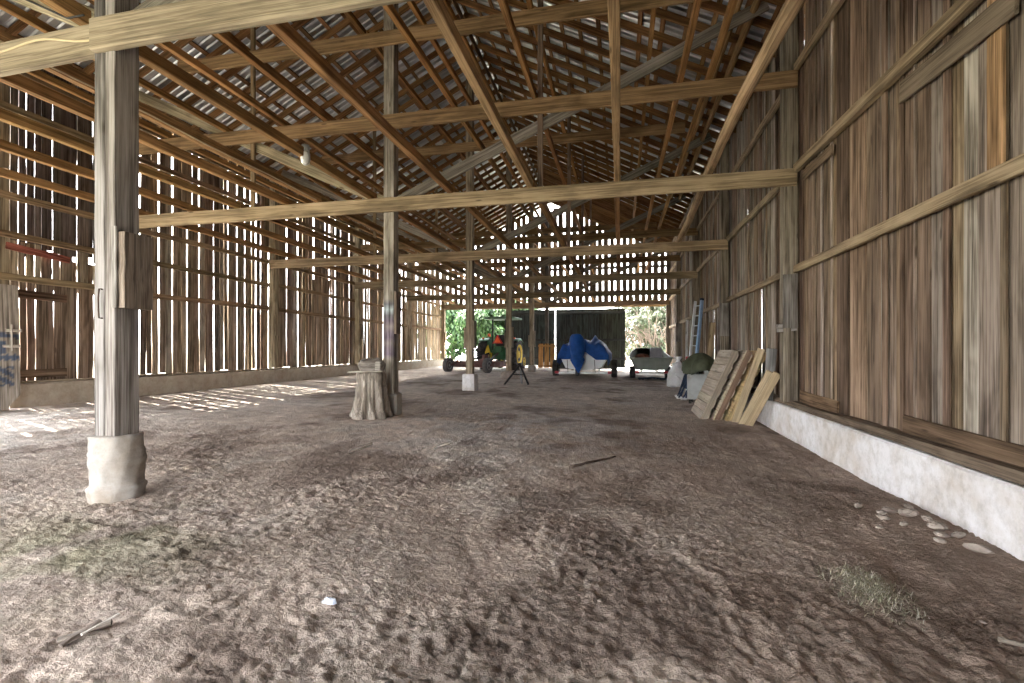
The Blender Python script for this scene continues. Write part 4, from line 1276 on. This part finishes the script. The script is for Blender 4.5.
    m = MB(); rows = hull_rows(st); m.grid(rows); m.add(rows[0], [tuple(reversed(range(9)))]); m.add(rows[-1], [tuple(range(9))]); 
    m.build('hull', JON, t)
    m = MB(); inn = hull_rows(st, .03); inn[0] = [(p[0], .03, p[2]) for p in inn[0]]; m.grid([list(reversed(r)) for r in inn]); m.add(inn[0], [tuple(range(9))]); m.add(inn[-1], [tuple(reversed(range(9)))])
    m.build('inside_skin', JONI, t)
    m = MB()
    for side in (0, 8):
        m.tube([r[side] for r in rows], .022)
    m.tube([rows[0][0], rows[0][8]], .022); m.tube([rows[-1][0], rows[-1][8]], .022); m.build('gunwale', JON, t)
    for y in (.9, 2.1):
        m = MB(); m.cbox((0, y, .74), (1.40, .3, .05), .015); m.build('bench', JON, t)
    tt = thing('boat_chair', 'folded lilac-grey seat on the bench of the open boat', 'boat seat', (jx + .25, jy + .9, g + .82))
    m = MB(); m.cbox((0, 0, .06), (.50, .36, .10), .03); m.build('cushion', CUSH, tt)
    m = MB(); m.cbox((0, .2, .28), (.50, .09, .44), .04); m.build('backrest', CUSH, tt)
    m = MB(); m.lathe([(.04, 0), (.2, .02), (.28, .10), (.22, .2), (.05, .24)], 18, rf=lambda a, z: 1 + .15 * math.sin(3 * a) + .1 * math.sin(5 * a + 1)); o = m.build('cloth_bundle', RED2, None, (jx - .32, jy + .88, g + .82)); tag(o, 'red-brown bundle lying on the bench of the open boat', 'bundle')
    m = MB(); rows = []
    for i in range(9):
        rows.append([(-.55 + 1.15 * j / 14 + .03 * math.sin(i * 2 + j), -.35 + .85 * i / 8 + .03 * math.sin(j * 1.3), .015 + .045 * abs(math.sin(i * 1.4 + j * .9)) + .05 * math.exp(-((j - 7) / 3) ** 2)) for j in range(15)])
    m.grid(rows); o = m.build('ground_cloth', plain_mat('dark_blue_sheet', (.03, .05, .085), .7, 0, .3, 6), None, (jx + .05, jy, g + .012)); tag(o, 'dark blue sheet crumpled on the ground under the open boat', 'sheet')
    md = o.modifiers.new('thickness', 'SOLIDIFY'); md.thickness = .01
boats()

# ------------------------------------------------------------------ clutter along the right wall
def clutter():
    # cabinet under a cover
    x, y = 1.90, 12.75
    t = thing('covered_cabinet', 'grey metal cabinet under a rumpled dark olive cover', 'cabinet', (x, y, gz(x, y)), -.25)
    m = MB(); m.cbox((0, 0, .40), (.56, .52, .60), .02); m.build('cabinet', GREYP, t)
    m = MB(); m.cbox((-.0, -.27, .40), (.46, .02, .48), .008); d = m.build('door', GREYP, t)
    m = MB(); m.bar((.14, -.3, .55), (.20, -.3, .55), .02, .02); m.build('handle', STEEL, d)
    m = MB(); m.cbox((-.12, 0, .83), (.12, .4, .28), .02); m.cbox((.16, 0, .83), (.14, .4, .28), .02); m.build('upright', GREYP, t)
    for sx in (-.22, .22):
        for sy in (-.2, .2):
            m = MB(); m.lathe([(.02, -.02), (.055, -.02), (.055, .02), (.02, .02)], 14, (sx, sy, .055), 'X'); m.bar((sx, sy, .06), (sx, sy, .12), .03, .03, up=(0, 1, 0)); m.build('caster', BLACKP, t)
    m = MB(); rows = []
    for i in range(12):
        q = i / 11
        z = 1.20 - .40 * q ** 1.3
        row = []
        for j in range(36):
            a = 2 * PI * j / 36
            r = .04 + .32 * min(1, q * 1.5) ** .8 + .06 * q * math.sin(4 * a + 1) + .035 * q * math.sin(9 * a) + .02 * math.sin(14 * a + 6 * q)
            row.append((r * 1.05 * math.cos(a), r * .95 * math.sin(a), z - .06 * q * (1 + math.sin(3 * a + 2))))
        rows.append(row)
    m.grid(rows, closed=True); m.add(rows[0], [tuple(range(36))]); o = m.build('cover', OLIVE, t)
    o.modifiers.new('thickness', 'SOLIDIFY').thickness = .012
    # folded chairs
    for k, (cx, cy, lab) in enumerate([(1.62, 13.9, 'dark folded chair leaning beside the grey cabinet, nearer the aisle'), (1.55, 13.35, 'dark folded chair leaning against the side of the grey cabinet')]):
        t = thing('folded_chair', lab, 'chair', (cx, cy, gz(cx, cy)), .5 - k * .3, 'folded chairs')
        M = Matrix.Rotation(math.radians(20), 4, 'Y')
        for sx in (-.2, .2):
            m = MB(); m.bar(M @ Vector((0, sx, .02)), M @ Vector((0, sx, .92)), .04, .035, up=(0, 1, 0)); m.build('rail', NAVY, t)
            m = MB(); m.bar(M @ Vector((-.05, sx * .8, .02)), M @ Vector((.03, sx * .8, .7)), .035, .03, up=(0, 1, 0)); m.build('leg', NAVY, t)
            m = MB(); m.cbox(M @ Vector((-.03, sx, .03)), (.16, .06, .06), .015); m.build('foot', WHITEPL, t)
        m = MB(); m.bar(M @ Vector((.03, 0, .3)), M @ Vector((.03, 0, .86)), .36, .03, up=M.to_3x3() @ Vector((1, 0, 0)), n=2); m.build('seat', NAVY, t)
    # white bags
    rng = random.Random(12)
    for k, (bx, by, r, h, lab) in enumerate([(1.96, 18.6, .30, .78, 'white plastic bag, fullest and nearest of the bags behind the folded chairs'),
                                             (2.12, 19.5, .28, 1.0, 'white plastic bag standing tall against the post behind the others'),
                                             (1.78, 17.6, .24, .5, 'small slumped white plastic bag at the front of the bags')]):
        ph = [rng.uniform(0, 6) for _ in range(3)]
        m = MB(); m.lathe([(r * .5, 0), (r * .95, .03), (r * 1.05, h * .25), (r * .95, h * .5), (r * .7, h * .68), (r * .28, h * .8), (r * .22, h * .86), (r * .5, h * .97), (r * .42, h), (.01, h * .93)], 32,
                          rf=lambda a, z: 1 + .10 * math.sin(3 * a + ph[0] + z * 4) + .07 * math.sin(7 * a + ph[1] - z * 9) + .05 * math.sin(11 * a + ph[2] + z * 15))
        tag(m.build('plastic_bag', BAGP, None, (bx, by, gz(bx, by) - .01)), lab, 'bag', 'white plastic bags')
    # ladder
    t = thing('ladder', 'tall aluminium and blue ladder leaning on the right wall', 'ladder', (2.02, 15.55, gz(2.02, 15.55)), -.95)
    L = 2.75
    M = Matrix.Rotation(math.radians(-7), 4, 'X')
    for sx in (-.13, .13):
        m = MB(); m.bar(M @ Vector((sx, 0, 0)), M @ Vector((sx, 0, L)), .035 if sx < 0 else .07, .09, up=(0, 1, 0)); m.build('side_rail', ALU if sx < 0 else BLUEF, t)
    for k in range(9):
        m = MB(); m.tube([M @ Vector((-.13, 0, .2 + k * .3)), M @ Vector((.13, 0, .2 + k * .3))], .018); m.build('rung', ALU, t)
    m = MB(); m.bar(M @ Vector((.13, .0, L)), M @ Vector((.13, .0, L + .06)), .08, .10, up=(0, 1, 0)); m.build('end_cap', NAVY, t)
    m = MB(); m.cbox(M @ Vector((-.1, -.03, 1.02)), (.3, .07, .1), .01); tag(m.build('hinge_bracket', REDPL, t), 'red bracket')
    timber('plank', 'narrow plank standing on end between the ladder and the pallets', 'plank', (2.25, 14.25, gz(2.25, 14.2)), (2.45, 14.4, 2.15), .16, .03, (.44, .33, .21), None, up=(0, 1, 0), n=4, jit=.003)
    timber('sign_post', 'white upright pole against the wall beyond the ladder', 'pole', (2.33, 19.0, gz(2.33, 19)), (2.38, 19.05, 2.5), .09, .05, (.72, .72, .72), None, up=(0, 1, 0), n=3, jit=.002)
clutter()

# ------------------------------------------------------------------ small things on the floor
def pebble(name, x, y, r, seed, tint, label, cat, group, flat=.6, mat=None):
    rng = random.Random(seed)
    ph = [rng.uniform(0, 6.28) for _ in range(4)]
    el = rng.uniform(.6, .95); rot = rng.uniform(0, 6.28)
    m = MB(); rows = []
    for (a, b) in ((.55, -.6), (.95, -.25), (1.0, .1), (.72, .42), (.3, .55)):
        rows.append([(r * a * math.cos(t) * rng.uniform(.78, 1.16), r * a * math.sin(t) * rng.uniform(.78, 1.16), r * flat * (b + rng.uniform(-.13, .13))) for t in (k * PI / 4 + rng.uniform(-.25, .25) for k in range(8))])
    m.grid(rows, smooth=False, closed=True)
    m.add(rows[0], [tuple(reversed(range(8)))]); m.add(rows[-1], [tuple(range(8))])
    o = m.build(name, mat or STONE, None, (x, y, surf(x, y) + r * flat * .5), (rng.uniform(-.2, .2), rng.uniform(-.2, .2), rot))
    o.scale = (1, el, 1)
    return tag(o, label, cat, group)

def floor_bits():
    big = [(2.11, 4.54, .06), (2.2, 4.48, .075), (2.26, 4.22, .07), (1.98, 4.36, .05), (2.30, 3.86, .075), (2.20, 4.05, .045), (1.93, 4.66, .05), (2.02, 4.48, .04), (2.29, 4.4, .055), (2.32, 4.1, .05), (1.86, 4.15, .03), (2.05, 4.22, .035), (2.12, 3.92, .04), (2.34, 4.75, .05)]
    for k, (x, y, r) in enumerate(big):
        lab = 'pale stone in the rubble against the right foundation'
        if k == 4: lab = 'flat pale stone lying apart where the foundation is cracked'
        pebble('stone', x, y, r, k, None, lab, 'stone', 'pale stones by the right foundation' if k != 4 else None, .62)
    rng = random.Random(44)
    chips = [(1.02, 2.55), (-.1, 2.6), (.35, 3.5), (.55, 2.15), (-.5, 3.1), (.9, 4.3), (1.35, 5.1), (.1, 4.2), (1.6, 3.4), (1.75, 2.9), (-1.2, 3.6), (-2.1, 2.9), (.7, 5.6), (1.55, 4.5), (-1.7, 5.5), (.25, 1.75), (1.1, 1.95), (1.5, 2.3), (1.72, 2.45), (-.6, 1.9)]
    for k, (x, y) in enumerate(chips):
        pebble('wood_chip', x, y, rng.uniform(.012, .022), 100 + k, None, 'small pale chip scattered on the trodden floor', 'chip', 'pale chips on the floor', .45)
    def stick(label, p, q, r, tint):
        a = Vector((p[0], p[1], surf(*p[:2]) + r * .8)); b = Vector((q[0], q[1], surf(*q[:2]) + r * .8 + (q[2] if len(q) > 2 else 0)))
        m = MB(); n = 6; rg = random.Random(hash(label) % 1000 if False else len(label))
        pts = [(a.lerp(b, k / n) - a) + Vector((rg.uniform(-.01, .01), rg.uniform(-.01, .01), rg.uniform(0, .006))) for k in range(n + 1)]
        m.tube(pts, r, 7, tint, [r * (1 - .5 * k / n) for k in range(n + 1)])
        m.g = [(v[1] + v[0], v[2], v[0] * .3) for v in m.v]
        tag(m.build('stick', WOOD, None, a), label, 'stick')
    stick('dark stick lying alone in the middle of the floor', (-.50, 5.35), (-.05, 5.95), .018, (.16, .12, .10))
    stick('broken root sticking up from the dark soil left of the middle', (-3.0, 5.15), (-2.75, 5.2, .12), .022, (.16, .13, .11))
    stick('thin stick on the soil beside the right foundation, near the hay', (1.72, 2.75), (1.95, 2.62), .012, (.40, .35, .30))
    stick('pale crooked stick lying along the furrow in front of the foundation', (1.55, 2.35), (1.66, 2.2), .013, (.45, .41, .36))
    stick('pale stick poking from the soil in front of the stump', (-2.2, 5.7), (-2.02, 5.85, .06), .014, (.42, .38, .33))
    # splintered board in the left foreground
    x, y = -2.26, 1.72
    t = thing('broken_board', 'splintered grey board end half buried in the left foreground', 'board', (x, y, surf(x, y) + .01), .6)
    MB().bar((-.09, 0, .0), (.09, .02, .03), .035, .018, n=4, jit=.004, tint=(.34, .29, .25)).build('splinter', WOOD, t)
    MB().bar((-.06, -.06, .0), (.04, .05, .03), .028, .018, n=4, jit=.004, tint=(.27, .22, .19)).build('splinter', WOOD, t)
    MB().bar((.0, -.03, .02), (.10, .07, .04), .018, .01, n=3, jit=.003, tint=(.55, .5, .45)).build('splinter', WOOD, t)
    pebble('plastic_scrap', -1.38, 2.19, .042, 77, None, 'crumpled pale blue-white scrap in the left foreground', 'scrap', None, .6, plain_mat('pale_blue_plastic', (.62, .66, .76), .5, 0, .15, 30))
    # tuft of hay
    rg = random.Random(2)
    x0, y0 = 1.33, 3.08
    m = MB()
    for k in range(2600):
        a = rg.uniform(0, 6.28); r = abs(rg.gauss(0, .5))
        if r > 1.05: continue
        px_, py_ = x0 + .21 * r * math.cos(a) + rg.gauss(0, .015), y0 + .31 * r * math.sin(a)
        px_ += (y0 - py_) * .12
        h = .075 * max(0.05, 1 - r * r) * rg.uniform(.25, 1)
        z = surf(px_, py_) + h
        d = Vector((rg.uniform(-1, 1), rg.uniform(-1, 1), rg.uniform(-.35, .5))).normalized()
        ln = rg.uniform(.02, .065); s = d.cross(Vector((0, 0, 1)))
        s = (s.normalized() if s.length > .01 else Vector((1, 0, 0))) * rg.uniform(.0008, .0018)
        p = Vector((px_, py_, z)); q = p + d * ln * .5 + Vector((0, 0, .006)); e = p + d * ln
        g = rg.random()
        c = (.44, .41, .30) if g < .5 else ((.24, .245, .16) if g < .7 else (.60, .56, .48))
        u = Vector((0, 0, 1)) * .0012
        m.add([p - s, p + s, q + s + u, q - s + u, e], [(0, 1, 2, 3), (3, 2, 4)], tint=vary(c, .2, rg))
    tag(m.build('hay_tuft', HAY), 'greenish tuft of hay on the dirt near the right foundation', 'hay', kind='stuff')
floor_bits()

# ------------------------------------------------------------------ trees and bushes beyond the far end
def bush(name, label, x, y, h, r, tints, n, seed, trunk=True, group=None, bare=0):
    n = int(n * 1.5)
    rg = random.Random(seed)
    g = .5 + (y - 28) * .003
    t = thing(name, label, 'bush' if 'bush' in name else 'tree', (x, y, g), 0, group)
    cl = []
    for k in range(26):
        a = rg.uniform(0, 6.28); q = rg.random() ** .5
        cl.append((Vector((r * q * math.cos(a), r * .8 * q * math.sin(a), h * (.12 + .8 * rg.random() * (1 - .35 * q)))), rg.uniform(.28, .5) * r * .8))
    m = MB()
    for k in range(n):
        c, rr = rg.choice(cl)
        d = Vector((rg.gauss(0, 1), rg.gauss(0, 1), rg.gauss(0, 1))).normalized()
        p = c + d * rr * rg.uniform(.75, 1.05)
        if p.z < .03: p.z = rg.uniform(.03, .3)
        nn = (d + Vector((rg.uniform(-.7, .7), rg.uniform(-.7, .7), rg.uniform(0, .9)))).normalized()
        u = nn.cross(Vector((0, 0, 1))); u = u.normalized() if u.length > .05 else Vector((1, 0, 0))
        v = nn.cross(u); s = rg.uniform(.09, .17)
        c1 = vary([q * .85 for q in rg.choice(tints)], .25, rg)
        m.add([p - u * s * .55, p - v * s, p + u * s * .55, p + v * s], [(0, 1, 2, 3)], tint=c1)
    m.build('foliage', LEAF, t)
    if trunk:
        m = MB()
        m.tube([(0, 0, 0), (.05, 0, h * .3), (.0, .05, h * .7)], .1, 8, radii=[r * .07, r * .05, r * .02])
        for k in range(7):
            c, rr = cl[k]
            m.tube([(0, 0, h * .12), tuple(c * .55 + Vector((0, 0, h * .08))), tuple(c)], .03, 6, radii=[.05, .035, .015])
        m.build('trunk', BARK, t)
    if bare:
        m = MB()
        for k in range(bare):
            a = rg.uniform(0, 6.28); b = rg.uniform(.3, 1.2); L = rg.uniform(.6, 1.0) * h
            p = Vector((rg.uniform(-.6, .6) * r, -r * .6, 0))
            q = p + Vector((math.cos(a) * L * .3, -.2, L * .55)); e = q + Vector((math.cos(a) * L * .45, -.1, L * rg.uniform(-.1, .35)))
            m.tube([p, q, e], .02, 5, radii=[.035, .025, .008], tint=(.4, .3, .25))
        m.build('branch', BARK, t)
    return t
G1 = [(.05, .105, .035), (.08, .15, .05), (.12, .20, .085), (.03, .065, .025)]
G2 = [(.085, .105, .055), (.13, .145, .09), (.18, .18, .13), (.06, .075, .04)]
bush('green_bush', 'leafy green bush beyond the far opening, behind the mower', -8.9, 31.6, 4.6, 1.9, G1, 5200, 1, group='bushes beyond the far opening')
bush('green_bush', 'leafy green bush beyond the far opening, behind the tractor canopy', -6.6, 32.2, 4.8, 2.0, G1, 5200, 2, group='bushes beyond the far opening')
bush('green_bush', 'leafy green bush beyond the far opening, at its left end', -11.2, 32.4, 4.8, 2.0, G1, 4200, 3, group='bushes beyond the far opening')
bush('green_bush', 'paler bush beyond the far opening, tallest on the left', -8.0, 36.2, 5.4, 2.5, G1 + G2, 4200, 4, group='bushes beyond the far opening')
bush('pale_bush', 'dusty pale bush with bare twigs beside the open boat, through the right doorway', 2.2, 33.4, 4.6, 1.5, G2, 4600, 5, bare=40, group='bushes beyond the right doorway')
bush('pale_bush', 'tall pale bush behind the open boat, farther through the right doorway', 1.4, 38.5, 5.6, 2.8, G2, 5200, 6, bare=30, group='bushes beyond the right doorway')
bush('pale_bush', 'pale bush at the right edge of the right doorway', 4.3, 34.4, 4.8, 1.9, G2, 4200, 7, bare=20, group='bushes beyond the right doorway')
